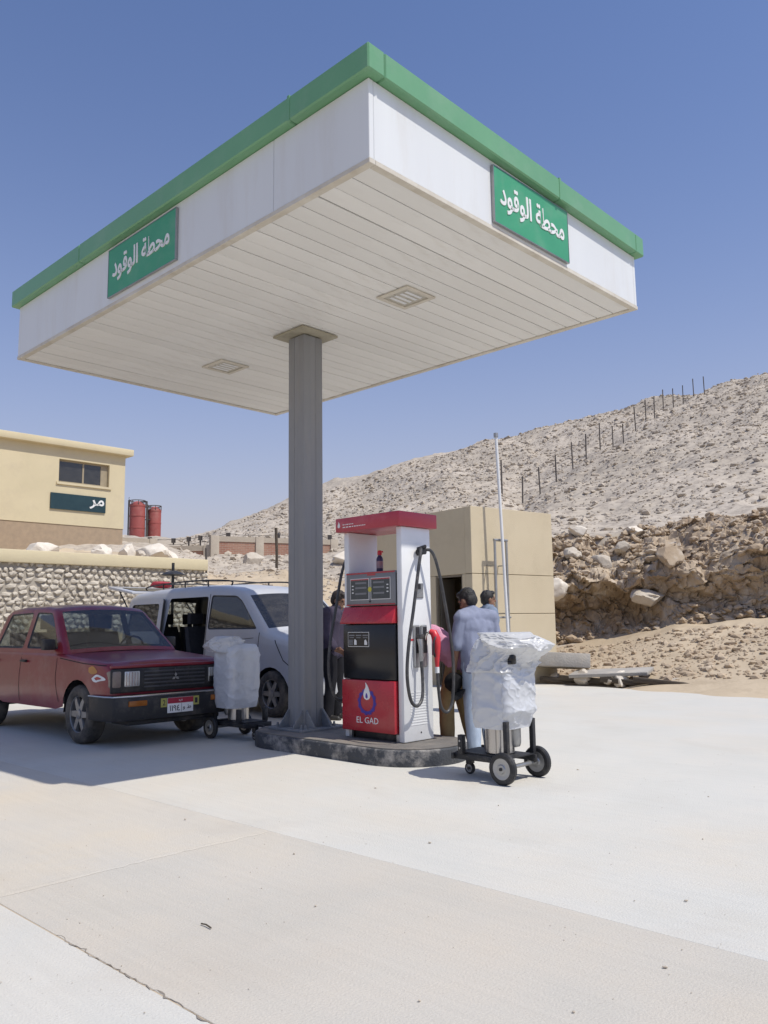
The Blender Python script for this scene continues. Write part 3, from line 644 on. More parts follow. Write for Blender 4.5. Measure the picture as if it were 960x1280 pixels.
# two channels toe to toe: four corner plates with shallow recessed webs between
b.box(-q+e, q-e, -q+e, q-e, 0, ZS-IZ-.05)
b.build('web', M['steel'], cl)
for sx in (-1, 1):
    for sy in (-1, 1):
        b = MB(); x0, x1 = sorted((sx*q, sx*(q-.105))); y0, y1 = sorted((sy*q, sy*(q-.105))); b.box(x0, x1, y0, y1, .0, ZS-IZ-.052); b.build('flange', M['steel'], cl, bevel=.008)
b = MB(); b.box(-.275, .275, -.275, .275, ZS-IZ-.035, ZS-IZ-.008); b.build('head_plate', pm('dusty collar', (.40, .37, .28), (.30, .27, .2), scale=5, rough=.7, dirt=(.2, .18, .13), dscale=6, damt=.5), cl, bevel=.004)
b = MB(); b.box(-.30, .30, -.30, .30, 0, .028); b.build('base_plate', M['steel_dirty'], cl, bevel=.004)
for s_ in range(4):
    Mr = Matrix.Rotation(s_*PI/2, 4, 'Z')
    for off in (-.118, .118):
        b = MB(); b.prism([(q, .028), (.285, .028), (.285, .05), (q+.012, .22), (q, .22)], off-.007, off+.007, Mr @ XZ); b.build('gusset', M['steel_dirty'], cl)
    for off in (-.21, .21):
        b = MB(); Mp = Mr @ Matrix.Translation((.24, off, .028)); b.lathe([(.02, 0), (.02, .02), (.012, .021), (.012, .045)], 6, Mp); b.build('anchor_bolt', M['steel_dirty'], cl)

# ------------------------------------------------------------------ island
isl = thing('pump_island', 'low dark rounded concrete kerb island under the column and the pump', 'island', S(0, 0, 0), RZ)
def stad(x0, x1, r, n=28):
    P = []
    for i in range(n+1): t = -PI/2+PI*i/n; P.append((x1+r*math.cos(t), r*math.sin(t)))
    for i in range(n+1): t = PI/2+PI*i/n; P.append((x0+r*math.cos(t), r*math.sin(t)))
    return P
b = MB(); b.prism(stad(-.02, 1.60, .555), -.02, IZ-.012, XY); b.build('kerb', M['kerb'], isl, bevel=.018, seg=3)
b = MB(); b.prism(stad(-.02, 1.60, .525), IZ-.0125, IZ, XY); b.build('top', M['kerb_top'], isl, bevel=.004, seg=1)
# ------------------------------------------------------------------ fuel pump
pu = thing('fuel_pump', 'red white and black fuel pump with hoses on the island beside the column', 'fuel pump', S(1.27, .025, IZ), RZ)
def pb(name, mat, *a, bevel=.006, parent=pu, seg=2):
    b = MB(); b.box(*a); return b.build(name, mat, parent, bevel=bevel, seg=seg)
pb('plinth', M['dark_metal'], -.37, .33, -.17, .17, 0, .082)
for x in (-.36, .31):
    pb('foot', M['galv'], x, x+.04, -.215, -.18, 0, .08, bevel=.003)
pb('side_panel', M['pump_white'], -.42, -.345, -.215, .225, .004, 2.129, bevel=.014)
sp = pb('side_panel', M['pump_white'], .345, .42, -.215, .225, .004, 2.129, bevel=.014)
pb('core', M['dark_metal'], -.343, .343, -.19, .20, .084, 1.665, bevel=.004)
pb('ledge', M['grey_bezel'], -.343, .343, -.205, .215, 1.667, 1.69)
for s_ in (-1, 1):
    f = lambda y0, y1: (min(s_*y0, s_*y1), max(s_*y0, s_*y1))
    ld = pb('lower_door', M['red'], -.415, .335, *f(.192, .262), .082, .592, bevel=.010)
    pb('black_panel', M['black'], -.41, .335, *f(.192, .242), .6, 1.155, bevel=.008)
    b = MB(); b.prism([(s_*.192, 1.16), (s_*.285, 1.16), (s_*.285, 1.178), (s_*.222, 1.335), (s_*.192, 1.335)], -.415, .338, YZ); b.build('sloped_panel', M['red'], pu, bevel=.006)
    bz = pb('display_bezel', M['grey_bezel'], -.375, .335, *f(.202, .225), 1.345, 1.69, bevel=.006)
    pb('trim_strip', M['red'], -.373, .333, *f(.2255, .229), 1.672, 1.686, bevel=0, parent=bz)
    pb('trim_strip', M['red'], -.373, .333, *f(.2255, .229), 1.349, 1.36, bevel=0, parent=bz)
    pb('trim_strip', M['red'], -.06, .06, *f(.2255, .2285), 1.652, 1.668, bevel=0, parent=bz)
    for x0, x1, side in ((-.305, -.04, -1), (.0, .265, 1)):
        pb('screen_frame', M['letter'], x0-.006, x1+.006, *f(.2255, .2275), 1.404, 1.626, bevel=0, parent=bz)
        pb('screen', M['screen'], x0, x1, *f(.2278, .2292), 1.410, 1.608, bevel=0, parent=bz)
        pb('screen_stripe', M['red'], x0, x1, *f(.2278, .2294), 1.609, 1.620, bevel=0, parent=bz)
        xk = x0+.02 if side < 0 else x1-.045
        for kz in (1.475, 1.51, 1.545): pb('unit_label', M['letter'], xk, xk+.025, *f(.2293, .2299), kz, kz+.011, bevel=0, parent=bz)
        for kz in (1.46, 1.52, 1.57): pb('digit_row', M['grey_bezel'], x0+.07 if side < 0 else x0+.03, x1-.03 if side < 0 else x1-.08, *f(.2293, .2297), kz, kz+.018, bevel=0, parent=bz)
    b = MB(); b.cyl((-.02, s_*.226, 1.51), (-.02, s_*.2305, 1.51), .026, n=20); b.build('sticker', M['yellow'], bz)
    b = MB(); b.cyl((-.02, s_*.226, 1.385), (-.02, s_*.234, 1.385), .010, n=12); b.build('lock', M['dark_metal'], bz)
# front artwork
kp = pb('instruction_plate', M['letter'], -.335, -.025, -.2448, -.2425, .925, 1.075, bevel=0)
pb('plate_face', M['black'], -.33, -.03, -.2462, -.245, .93, 1.07, bevel=0, parent=kp)
for i in range(3):
    pb('plate_line', M['grey_bezel'], -.315+i*.1, -.235+i*.1, -.247, -.2463, 1.035, 1.047, bevel=0, parent=kp)
    pb('plate_line', M['grey_bezel'], -.31+i*.1, -.245+i*.1, -.247, -.2463, 1.015, 1.022, bevel=0, parent=kp)
for r_ in range(4):
    for c_ in range(3): pb('key', M['grey_bezel'], -.318+c_*.02, -.302+c_*.02, -.2472, -.2463, .945+r_*.014, .955+r_*.014, bevel=0, parent=kp)
b = MB(); b.prism([(-.24, .945), (-.205, .945), (-.205, .985), (-.222, 1.0), (-.24, .998)], .2463, .2472, Matrix.Rotation(PI, 4, 'Z') @ XZ @ Matrix.Scale(-1, 4, (1, 0, 0))); b.build('pictogram', M['letter'], kp)
b = MB(); b.prism([(-.09, .945), (-.05, .945), (-.05, .97), (-.07, 1.0), (-.09, .99)], .2463, .2472, Matrix.Rotation(PI, 4, 'Z') @ XZ @ Matrix.Scale(-1, 4, (1, 0, 0))); b.build('pictogram', M['letter'], kp)
FY = -.2625
lx, lz = -.045, .375
lg = MB()
n = 48
for i in range(n):      # gear-like ring, open below the flame tip
    a0, a1 = 2*PI*i/n, 2*PI*(i+1)/n
    if PI*.40 < (a0+a1)/2 < PI*.60: continue
    ro = .122 if i % 4 < 2 else .132
    lg.prism([(lx+.092*math.cos(a0), lz+.092*math.sin(a0)), (lx+ro*math.cos(a0), lz+ro*math.sin(a0)), (lx+ro*math.cos(a1), lz+ro*math.sin(a1)), (lx+.092*math.cos(a1), lz+.092*math.sin(a1))], 0, .0025, Matrix.Translation((0, FY, 0)) @ FRT)
lg.build('logo_ring', M['blue'], pu)
fl = spline([(0, -.0, 0), (-.03, .012, 0), (-.042, .045, 0), (-.03, .085, 0), (-.012, .115, 0), (-.016, .15, 0), (.012, .12, 0), (.03, .085, 0), (.042, .045, 0), (.03, .012, 0), (0, 0, 0)], 5)[:-1]
b = MB(); b.prism([(lx+p.x*1.15, lz+.02+p.y*1.15) for p in fl], 0, .004, Matrix.Translation((0, FY, 0)) @ FRT); b.build('logo_flame', M['letter'], pu)
fl2 = spline([(0, 0, 0), (-.014, .01, 0), (-.015, .03, 0), (-.004, .055, 0), (.012, .032, 0), (.013, .01, 0), (0, 0, 0)], 4)[:-1]
b = MB(); b.prism([(lx+p.x, lz+.035+p.y) for p in fl2], .0042, .006, Matrix.Translation((0, FY, 0)) @ FRT); b.build('logo_core', M['blue'], pu)
text_part('lettering', 'EL GAD', M['letter'], pu, .062, .31, Matrix.Translation((lx+.005, FY, .195)) @ FRT, .003, .0)
# cap
cp_ = MB(); ch = .06
cp_.prism([(-.475, -.285), (.455-ch*.2, -.285), (.455, -.285+ch*.2), (.455, .30), (-.475, .30)], 2.131, 2.278, XY); capo = cp_.build('cap', M['red_cap'], pu, bevel=.008)
FYc = -.2855
fl3 = [(lx_*.45, lz_*.45) for lx_, lz_ in [(p.x, p.y) for p in fl]]
b = MB(); b.prism([(-.42+p[0], 2.175+p[1]) for p in fl3], 0, .002, Matrix.Translation((0, FYc, 0)) @ FRT); b.build('logo_flame', M['letter'], capo)
rn = random.Random(4)
for z, x0, x1 in ((2.20, -.36, -.20), (2.172, -.36, -.02)):
    x = x0
    while x < x1:
        l = rn.uniform(.012, .04); b = MB(); b.box(x, min(x+l, x1), FYc-.0015, FYc, z, z+.010); b.build('small_print', M['red_cap'] if False else M['letter'], capo); x += l+.012
# side of the pump: recess, boots, louvres, tag
def side_kit(sx):
    X = lambda v: sx*v
    def sb(name, mat, x0, x1, y0, y1, z0, z1, bevel=.003, parent=pu):
        b = MB(); a, c = sorted((X(x0), X(x1))); b.box(a, c, y0, y1, z0, z1); return b.build(name, mat, parent, bevel=bevel, seg=1)
    rc = sb('recess', M['grey_bezel'], .4205, .424, -.02, .10, 1.41, 1.56)
    sb('recess_shadow', M['dark_metal'], .4245, .427, -.015, .06, 1.50, 1.553, parent=rc)
    b = MB(); b.prism([(.0, 1.415), (.09, 1.415), (.09, 1.50)], X(.4245), X(.432), YZ); b.build('recess_wedge', M['galv'], rc)
    for i in range(13):
        b = MB(); z = .16+i*.026; b.prism([(-.12, z), (.14, z), (.14, z+.012), (-.12, z+.012)], X(.4205), X(.4235), YZ); b.build('louvre', M['pump_white'], pu, bevel=.001, seg=1)
    b = MB(); b.cyl((X(.42), .03, .085), (X(.425), .03, .085), .008, n=10); b.build('lock', M['dark_metal'], pu)
    sb('red_tag', M['nozzle_red'], .4205, .423, -.105, -.05, .985, 1.002, bevel=0)
    # nozzle boots
    for y in (-.035, .075):
        bt = sb('nozzle_boot', M['galv'], .421, .45, y-.035, y+.045, .72, 1.14, bevel=.008)
        sb('boot_cavity', M['dark_metal'], .4505, .453, y-.022, y+.034, .86, 1.12, parent=bt)
    # swivel and hoses
    b = MB(); b.lathe([(.035, 0), (.035, .05), (.028, .06), (.028, .10)], 16, Matrix.Translation((X(.418), .03, 1.875)) @ Matrix.Rotation(sx*PI/2, 4, 'Y')); b.build('swivel', M['dark_metal'], pu)
    h1 = [(.47, .01, 1.895), (.535, -.05, 1.88), (.56, -.12, 1.70), (.565, -.21, 1.30), (.565, -.29, .95), (.56, -.315, .66), (.55, -.26, .43), (.54, -.16, .36), (.53, -.07, .43), (.51, -.035, .60), (.49, -.03, .80)]
    h2 = [(.47, .05, 1.895), (.535, .11, 1.88), (.56, .18, 1.70), (.575, .27, 1.30), (.585, .34, .90), (.58, .36, .60), (.57, .34, .36), (.56, .27, .27), (.55, .19, .33), (.545, .16, .52), (.54, .155, .74)]
    for h in (h1, h2):
        b = MB(); b.tube([(X(p[0]), p[1], p[2]) for p in [tuple(q) for q in spline(h, 10)]], .0165, 10); b.build('hose', M['hose'], pu)
    b = MB(); b.tube([(X(.45), -.01, 1.90), (X(.52), .03, 1.925), (X(.45), .06, 1.90)], .022, 8); b.build('hose_bracket', M['dark_metal'], pu)
    # nozzle in the front boot: grey metal lever body hanging upside
    nz = MB(); nz.tube([(X(.49), -.03, .78), (X(.485), -.03, .93), (X(.475), -.03, 1.0)], .02, 10, rs=[.018, .022, .03]); nb = nz.build('nozzle', M['galv'], pu)
    b = MB(); b.box(*sorted((X(.455), X(.51))), -.065, .01, 1.0, 1.05); b.build('nozzle_head', M['dark_metal'], nb, bevel=.012)
    b = MB(); b.tube([(X(.50), -.06, 1.0), (X(.53), -.07, .93), (X(.515), -.05, .80)], .008, 6); b.build('lever_guard', M['galv'], nb)
    # red nozzle, hanging outwards
    nz = MB(); nz.tube([(X(.54), .155, .72), (X(.54), .155, .80), (X(.545), .155, .92), (X(.54), .15, 1.0), (X(.515), .14, 1.06), (X(.48), .12, 1.075)], .03, 12, rs=[.019, .026, .036, .045, .040, .025]); nr = nz.build('nozzle', M['nozzle_red'], pu)
    b = MB(); b.tube([(X(.49), .122, 1.075), (X(.455), .10, 1.05), (X(.44), .09, .98)], .013, 8); b.build('spout', M['chrome'], nr)
    b = MB(); b.tube([(X(.56), .12, 1.02), (X(.565), .085, .98), (X(.56), .085, .88), (X(.545), .12, .82)], .009, 6); b.build('lever_guard', M['dark_metal'], nr)
    b = MB(); b.cyl((X(.54), .155, .66), (X(.54), .155, .72), .022, n=12); b.build('collar', M['pump_white'], nr)
side_kit(1); side_kit(-1)
# small bottle standing on the ledge
bt = thing('spray_bottle', 'small dark and red bottle standing on the ledge of the fuel pump', 'bottle', S(1.27-.10, .03, IZ+1.69), RZ)
b = MB(); b.lathe([(.033, 0), (.036, .006), (.036, .15), (.028, .17), (.018, .18), (.018, .195)], 18); b.build('body', pm('dark bottle', (.05, .035, .10), (.04, .028, .08), scale=20, rough=.35), bt)
b = MB(); b.lathe([(.0365, .05), (.0365, .125)], 18); b.build('label_band', pm('bottle band', (.42, .16, .15), (.3, .25, .3), scale=24, rough=.5), bt)
b = MB(); b.lathe([(.02, .19), (.024, .195), (.024, .225), (.015, .24)], 14); b.box(-.01, .045, -.008, .008, .215, .232); b.build('cap', M['nozzle_red'], bt)

# ------------------------------------------------------------------ wrapped trolleys
M['wrap'] = wrap_plastic('white plastic wrap', (.70, .715, .735), clear=.03, trans=.25)
M['wrap_clear'] = wrap_plastic('clear plastic film', (.78, .78, .77), clear=.16, trans=.4)
M['silver'] = pm('brushed steel can', (.58, .56, .53), (.5, .48, .45), scale=4, rough=.3, metal=.85, stretch=(1, 1, .2), dirt=(.5, .44, .34), dscale=5, damt=.3)
def wrapmesh(rings, seed, amp=.02, n=150, rows=110, crease=1.6):
    # rings: (z, cx, cy, hx, hy, squareness)
    V = []; F = []; zz = [r[0] for r in rings]
    off = Vector((seed*3.1, seed*1.7, 0))
    for j in range(rows+1):
        t = j/rows; u = t*(len(rings)-1)
        par = [float(np.interp(u, range(len(rings)), [r[k] for r in rings])) for k in range(6)]
        z, cx, cy, hx, hy, sq = par
        for i in range(n):
            a = 2*PI*i/n; c, s_ = math.cos(a), math.sin(a)
            e_ = 2/sq; px = math.copysign(abs(c)**e_, c)*hx; py = math.copysign(abs(s_)**e_, s_)*hy
            p = Vector((px*3, py*3, z*3))+off
            fold = 1-2*abs(noise.noise(Vector((p.x*.7+p.z*.3, p.y*.7-p.z*.3, p.z*2.0))))
            fold2 = 1-2*abs(noise.noise(Vector((p.x*1.8, p.y*1.8, p.z*2.2))+Vector((3, 3, 3))))
            sh_ = lambda q: (1-abs(noise.noise(q)))**7
            d = amp*(1.2*noise.noise(p*.8)+crease*(1.1*sh_(Vector((p.x*.9+p.z*.6, p.y*.9-p.z*.7, p.z*.7)))+.8*sh_(Vector((p.x*1.8-p.z, p.y*1.8+p.z*.9, p.z*1.3))+Vector((3, 3, 3)))+.45*sh_(p*5+Vector((1, 5, 2)))+.25*fold2))
            V.append((cx+px+c*d, cy+py+s_*d, z+.5*d*noise.noise(p*1.9)))
    for j in range(rows):
        for i in range(n): F.append((j*n+i, j*n+(i+1) % n, (j+1)*n+(i+1) % n, (j+1)*n+i))
    V.append((rings[-1][1], rings[-1][2], rings[-1][0]+.01)); F += [(rows*n+i, rows*n+(i+1) % n, len(V)-1) for i in range(n)]
    me = bpy.data.meshes.new('wrap'); me.from_pydata(V, [], F); me.update(); shade(me, 50); return me
def wheel(name, parent, x, y, z, r, w_, axis='Y'):
    o = bpy.data.objects.new(name, None)
    Mx = Matrix.Translation((x, y, z)) @ Matrix.Rotation(-PI/2, 4, 'X')
    b = MB(); b.lathe([(r*.66, -w_/2), (r*.9, -w_/2), (r, -w_*.3), (r, w_*.3), (r*.9, w_/2), (r*.66, w_/2)], 32, Mx, True); ty = b.build(name, M['rubber'], parent)
    b = MB(); b.lathe([(.02, -w_*.62), (r*.25, -w_*.62), (r*.30, -w_*.42), (r*.5, -w_*.36), (r*.6, -w_*.47), (r*.67, -w_*.47), (r*.67, w_*.47), (r*.6, w_*.47), (r*.5, w_*.36), (r*.30, w_*.42), (r*.25, w_*.62), (.02, w_*.62)], 28, Mx); b.build('rim', M['galv'], ty)
    b = MB(); b.cyl(Mx @ Vector((0, 0, -w_*.8)), Mx @ Vector((0, 0, w_*.8)), .014, n=8); b.build('hub', M['dark_metal'], ty)
    return ty
def trolley(label, loc, rz, seed, front):
    t = thing('wrapped_trolley', label, 'trolley', loc, rz, 'wrapped equipment trolleys')
    # x = 0 at the axle, bed runs to -x; wheels at y +-0.25
    for y in (-.25, .25): wheel('wheel', t, 0, y, .13, .13, .05)
    b = MB(); b.cyl((0, -.23, .13), (0, .23, .13), .018, n=10); b.build('axle', M['galv'], t)
    b = MB()
    for y in (-.18, .15): b.box(-.56, .05, y, y+.03, .15, .20)
    b.box(-.59, -.561, -.20, .20, .15, .20); b.build('bed_frame', M['dark_metal'], t, bevel=.004)
    b = MB(); b.box(-.555, .03, -.16, .16, .201, .212); b.build('deck', M['dark_metal'], t)
    for y in (-.19, .19):
        b = MB(); b.box(-.02, .02, y-.02, y+.02, .13, .50); b.build('post', M['dark_metal'], t, bevel=.003)
    for y in (-.19, .19):
        b = MB(); b.box(-.50, -.45, y-.025, y+.025, .20, .36); pl = b.build('bracket', M['dark_metal'], t, bevel=.003)
        for z in (.25, .31):
            b = MB(); b.cyl((-.475, y-.027, z), (-.475, y-.031, z), .009, n=8); b.build('bolt', M['galv'], pl)
    # caster
    b = MB(); b.box(-.565, -.51, -.03, .03, .09, .149); b.build('caster_fork', M['dark_metal'], t, bevel=.004)
    wheel('caster', t, -.54, 0, .05, .05, .035)
    b = MB(); b.tube([(-.59, .0, .17), (-.68, .0, .17), (-.71, .0, .15)], .016, 8); b.build('tow_bar', M['dark_metal'], t)
    # measuring can and its drain bowl under the wrap
    b = MB(); b.lathe([(.115, .213), (.125, .22), (.125, .60), (.10, .74), (.06, .84), (.06, 1.0)], 28, Matrix.Translation((-.205, 0, 0))); b.build('can', M['silver'], t)
    b = MB(); b.lathe([(.02, .262), (.05, .27), (.06, .30), (.06, .42)], 18, Matrix.Translation((-.10, .06, 0))); b.build('bowl', M['galv'], t)
    b = MB(); b.lathe([(.035, .213), (.035, .52)], 14, Matrix.Translation((-.12, -.12, 0))); b.build('pipe', M['silver'], t)
    if front:
        rg = [(.43, -.17, .0, .17, .20, 4.5), (.50, -.17, .0, .185, .215, 5), (.62, -.17, .0, .19, .22, 5), (.80, -.17, .0, .19, .22, 5), (.98, -.175, .0, .185, .215, 4.5), (1.10, -.19, .0, .175, .205, 3.6), (1.17, -.20, 0, .15, .18, 2.8), (1.20, -.20, 0, .11, .13, 2.4)]
        link('plastic_wrap', wrapmesh(rg, seed, .0075), M['wrap'], t)
        # loose bag over the neck, hanging out over the wheels
        rg = [(.90, -.165, .0, .20, .228, 4.2), (.98, -.155, .01, .205, .23, 3.8), (1.03, -.12, .03, .235, .245, 2.8), (1.08, -.07, .06, .27, .26, 2.4), (1.13, -.055, .07, .275, .255, 2.3), (1.18, -.09, .055, .24, .21, 2.2), (1.225, -.13, .03, .16, .14, 2)]
        link('film_hood', wrapmesh(rg, seed+3, .026, crease=1.5), M['wrap_clear'], t)
        b = MB(); b.box(.02, .08, -.17, -.12, .97, 1.05); b.box(.03, .06, -.19, -.09, .97, 1.0); b.build('valve_handle', M['black'], t, bevel=.01)
        # standing seam where the wrap is folded over
        link('wrap_fold', wrapmesh([(.47, -.04, .0, .05, .17, 2.6), (.58, .0, .0, .065, .205, 2.4), (.8, .005, .0, .065, .21, 2.4), (.99, -.01, .0, .05, .19, 2.2)], seed+5, .010), M['wrap'], t)
    else:
        rg = [(.36, -.19, .02, .18, .20, 4.2), (.46, -.19, .02, .20, .215, 4.5), (.62, -.19, .02, .21, .22, 4.8), (.80, -.19, .02, .215, .225, 4.8), (.98, -.19, .02, .215, .22, 4.5), (1.06, -.20, .02, .20, .21, 4), (1.10, -.20, 0, .17, .18, 3)]
        link('plastic_wrap', wrapmesh(rg, seed, .005), M['wrap'], t)
        rg = [(1.02, -.10, .12, .20, .14, 2.4), (1.08, -.06, .14, .24, .15, 2.2), (1.14, -.08, .13, .22, .14, 2.2), (1.19, -.10, .13, .13, .09, 2)]
        link('film_hood', wrapmesh(rg, seed+3, .026, crease=1.5), M['wrap_clear'], t)
        b = MB(); b.box(.02, .05, .17, .25, .66, .73); b.build('valve_handle', M['black'], t, bevel=.008)
    return t
trolley('two-wheeled trolley wrapped in white plastic in the sun beside the island end', S(3.12, -.306, 0), RZ, 3, True)
trolley('two-wheeled trolley wrapped in white plastic in the shade before the red pickup', S(-1.22, -.19, 0), RZ+PI, 9, False)
# ------------------------------------------------------------------ vehicles
def dens(P, step, closed):
    out = []; n = len(P)
    for i in range(n if closed else n-1):
        a, b = P[i], P[(i+1) % n]; l = math.dist(a, b); k = max(1, int(round(l/step)))
        for j in range(k): out.append((a[0]+(b[0]-a[0])*j/k, a[1]+(b[1]-a[1])*j/k))
    if not closed: out.append(tuple(P[-1]))
    return out
def inside(p, poly):
    x, y = p; c = False; n = len(poly); j = n-1
    for i in range(n):
        xi, yi = poly[i]; xj, yj = poly[j]
        if (yi > y) != (yj > y) and x < (xj-xi)*(y-yi)/(yj-yi)+xi: c = not c
        j = i
    return c
def segd(p, A):      # distance from p to polyline A (numpy n,2)
    P = np.array(p); a = A[:-1]; d = A[1:]-a; t = np.clip(((P-a)*d).sum(1)/((d*d).sum(1)+1e-12), 0, 1)
    return float(np.sqrt(((a+d*t[:, None]-P)**2).sum(1)).min())
def rpoly(P, r=.05, n=4):      # round the corners of a polygon
    out = []; m = len(P)
    for i in range(m):
        a, b, c = Vector(P[i-1]), Vector(P[i]), Vector(P[(i+1) % m])
        u = (a-b); v = (c-b); ru = min(r, u.length*.45); rv = min(r, v.length*.45)
        p0 = b+u.normalized()*ru; p1 = b+v.normalized()*rv
        for k in range(n+1):
            t = k/n; q = p0*(1-t)**2+b*2*t*(1-t)+p1*t*t; out.append((q.x, q.y))
    return out
def cdt(outline, holes, step, extra=()):
    pts = []; ed = []
    for P in [outline]+list(holes):
        n0 = len(pts); pts += P; ed += [(n0+i, n0+(i+1) % len(P)) for i in range(len(P))]
    B = [np.array(P+[P[0]]) for P in [outline]+list(holes)]
    xs = [p[0] for p in outline]; zs = [p[1] for p in outline]
    cand = list(extra); x = min(xs)+step/2
    while x < max(xs):
        z = min(zs)+step/2
        while z < max(zs): cand.append((x, z)); z += step
        x += step
    for p in cand:
        if inside(p, outline) and not any(inside(p, h) for h in holes) and min(segd(p, b) for b in B) > (.3*step if p not in extra else .004): pts.append(p)
    r = delaunay_2d_cdt([Vector(p) for p in pts], ed, [], 0, 1e-6)
    V = [(v.x, v.y) for v in r[0]]; F = []
    for f in r[2]:
        c = (sum(V[i][0] for i in f)/len(f), sum(V[i][1] for i in f)/len(f))
        if inside(c, outline) and not any(inside(c, h) for h in holes): F.append(tuple(f))
    return V, F
def offset_in(P, d):
    n = len(P); out = []
    A = sum(P[i][0]*P[(i+1) % n][1]-P[(i+1) % n][0]*P[i][1] for i in range(n)); sg_ = 1 if A > 0 else -1
    for i in range(n):
        a, b, c = Vector(P[i-1]), Vector(P[i]), Vector(P[(i+1) % n])
        t = ((b-a).normalized()+(c-b).normalized()).normalized(); nn = Vector((-t.y, t.x))*sg_; q = b+nn*d; out.append((q.x, q.y))
    return out
def shell(name, parent, mats, top, bottom, wf, r, crown, side_holes, glass_top, step=.13, glass_in=.07, far_holes=None):
    """top: open polyline front-bottom -> over -> rear-bottom; bottom: open polyline rear -> front (ends excluded)."""
    T = dens(top, .07, False); Bm = dens([T[-1]]+list(bottom)+[T[0]], .08, False)[1:-1]
    outline = T+Bm; TA = np.array(T)
    def yy(x, z):
        d = segd((x, z), TA); q = 0. if d >= r else r-math.sqrt(max(0, r*r-(r-d)**2)); return wf(x, z)-q
    ext = []
    for i in range(1, len(T)-1):
        a, b, c = Vector(T[i-1]), Vector(T[i]), Vector(T[i+1]); t = (c-a).normalized(); nn = Vector((t.y, -t.x))
        if not inside(tuple(b+nn*.02), outline): nn = -nn
        for k in (.08, .25, .5, .9): q = b+nn*(r*k); ext.append((q.x, q.y))
    paint = MB(); gl = []
    for s_, holes in ((-1, side_holes), (1, far_holes if far_holes is not None else side_holes)):
        H = [h for h, kind in holes]
        V, F = cdt(outline, H, step, ext)
        paint.add([(x, s_*yy(x, z), z) for x, z in V], [f if s_ > 0 else f[::-1] for f in F])
        for h, kind in holes:
            if kind == 'open': continue
            hi = offset_in(h, .022); n = len(h)
            g_ = MB(); g_.add([(x, s_*(yy(x, z)+.001), z) for x, z in h]+[(x, s_*(yy(x, z)-.014), z) for x, z in hi], [(i, (i+1) % n, n+(i+1) % n, n+i) for i in range(n)])
            g_.build('gasket', M['rubber'], parent)
            V2, F2 = cdt(hi, [], .16); g2_ = MB(); g2_.add([(x, s_*(yy(x, z)-.012), z) for x, z in V2], F2); gl.append((g2_, kind))
    NL = 14; g3 = MB(); row = []
    def nrm(i):
        a, c = Vector(T[max(i-1, 0)]), Vector(T[min(i+1, len(T)-1)]); t = (c-a).normalized(); nn = Vector((t.y, -t.x))
        b = Vector(T[i]); return -nn if inside(tuple(b+nn*.02), outline) else nn
    pv = []
    for i, (x, z) in enumerate(T):
        ye = wf(x, z)-r; nn = nrm(i)
        for k in range(NL+1):
            u = -1+2*k/NL; c = crown(x, z)*(1-u*u); pv.append((x+nn.x*c, u*ye, z+nn.y*c))
    pf = []; gf = []
    for i in range(len(T)-1):
        mx_, mz_ = (T[i][0]+T[i+1][0])/2, (T[i][1]+T[i+1][1])/2
        for k in range(NL):
            q = (i*(NL+1)+k, i*(NL+1)+k+1, (i+1)*(NL+1)+k+1, (i+1)*(NL+1)+k)
            u = abs(-1+2*(k+.5)/NL)
            (gf if (glass_top(mx_, mz_) and u < 1-glass_in) else pf).append(q)
    paint.add(pv, pf)
    g3.add([(p[0], p[1], p[2]) for p in pv], gf)
    me = bpy.data.meshes.new(name); me.from_pydata(paint.v, [], paint.f)
    bm = bmesh.new(); bm.from_mesh(me); bmesh.ops.remove_doubles(bm, verts=bm.verts, dist=4e-4); bmesh.ops.delete(bm, geom=[v for v in bm.verts if not v.link_faces], context='VERTS')
    bmesh.ops.recalc_face_normals(bm, faces=bm.faces); bm.to_mesh(me); bm.free(); shade(me, 40)
    body = link(name, me, mats[0], parent)
    if gf and mats[1] is not None:
        me = bpy.data.meshes.new('windscreen'); me.from_pydata(g3.v, [], g3.f); bm = bmesh.new(); bm.from_mesh(me)
        bmesh.ops.delete(bm, geom=[v for v in bm.verts if not v.link_faces], context='VERTS')
        # one pane per connected patch
        bm.faces.ensure_lookup_table(); seen = set(); patches = []
        for f0 in bm.faces:
            if f0.index in seen: continue
            st = [f0]; seen.add(f0.index); pt = []
            while st:
                f = st.pop(); pt.append(f)
                for e_ in f.edges:
                    for f2 in e_.link_faces:
                        if f2.index not in seen: seen.add(f2.index); st.append(f2)
            patches.append(pt)
        for pt in patches:
            mb = MB(); idx = {}
            for f in pt:
                for v in f.verts: idx.setdefault(v.index, len(idx))
            inv = sorted(idx, key=idx.get); bm.verts.ensure_lookup_table()
            mb.add([tuple(bm.verts[i].co) for i in inv], [tuple(idx[v.index] for v in f.verts) for f in pt]); mb.build('windscreen', mats[1], parent, ang=60)
        bm.free()
    for q, kind in gl: q.build('side_window', M['glass_dark'] if kind == 'd' else M['glass_black'] if kind == 'k' else mats[1], parent, ang=60)
    return body, yy
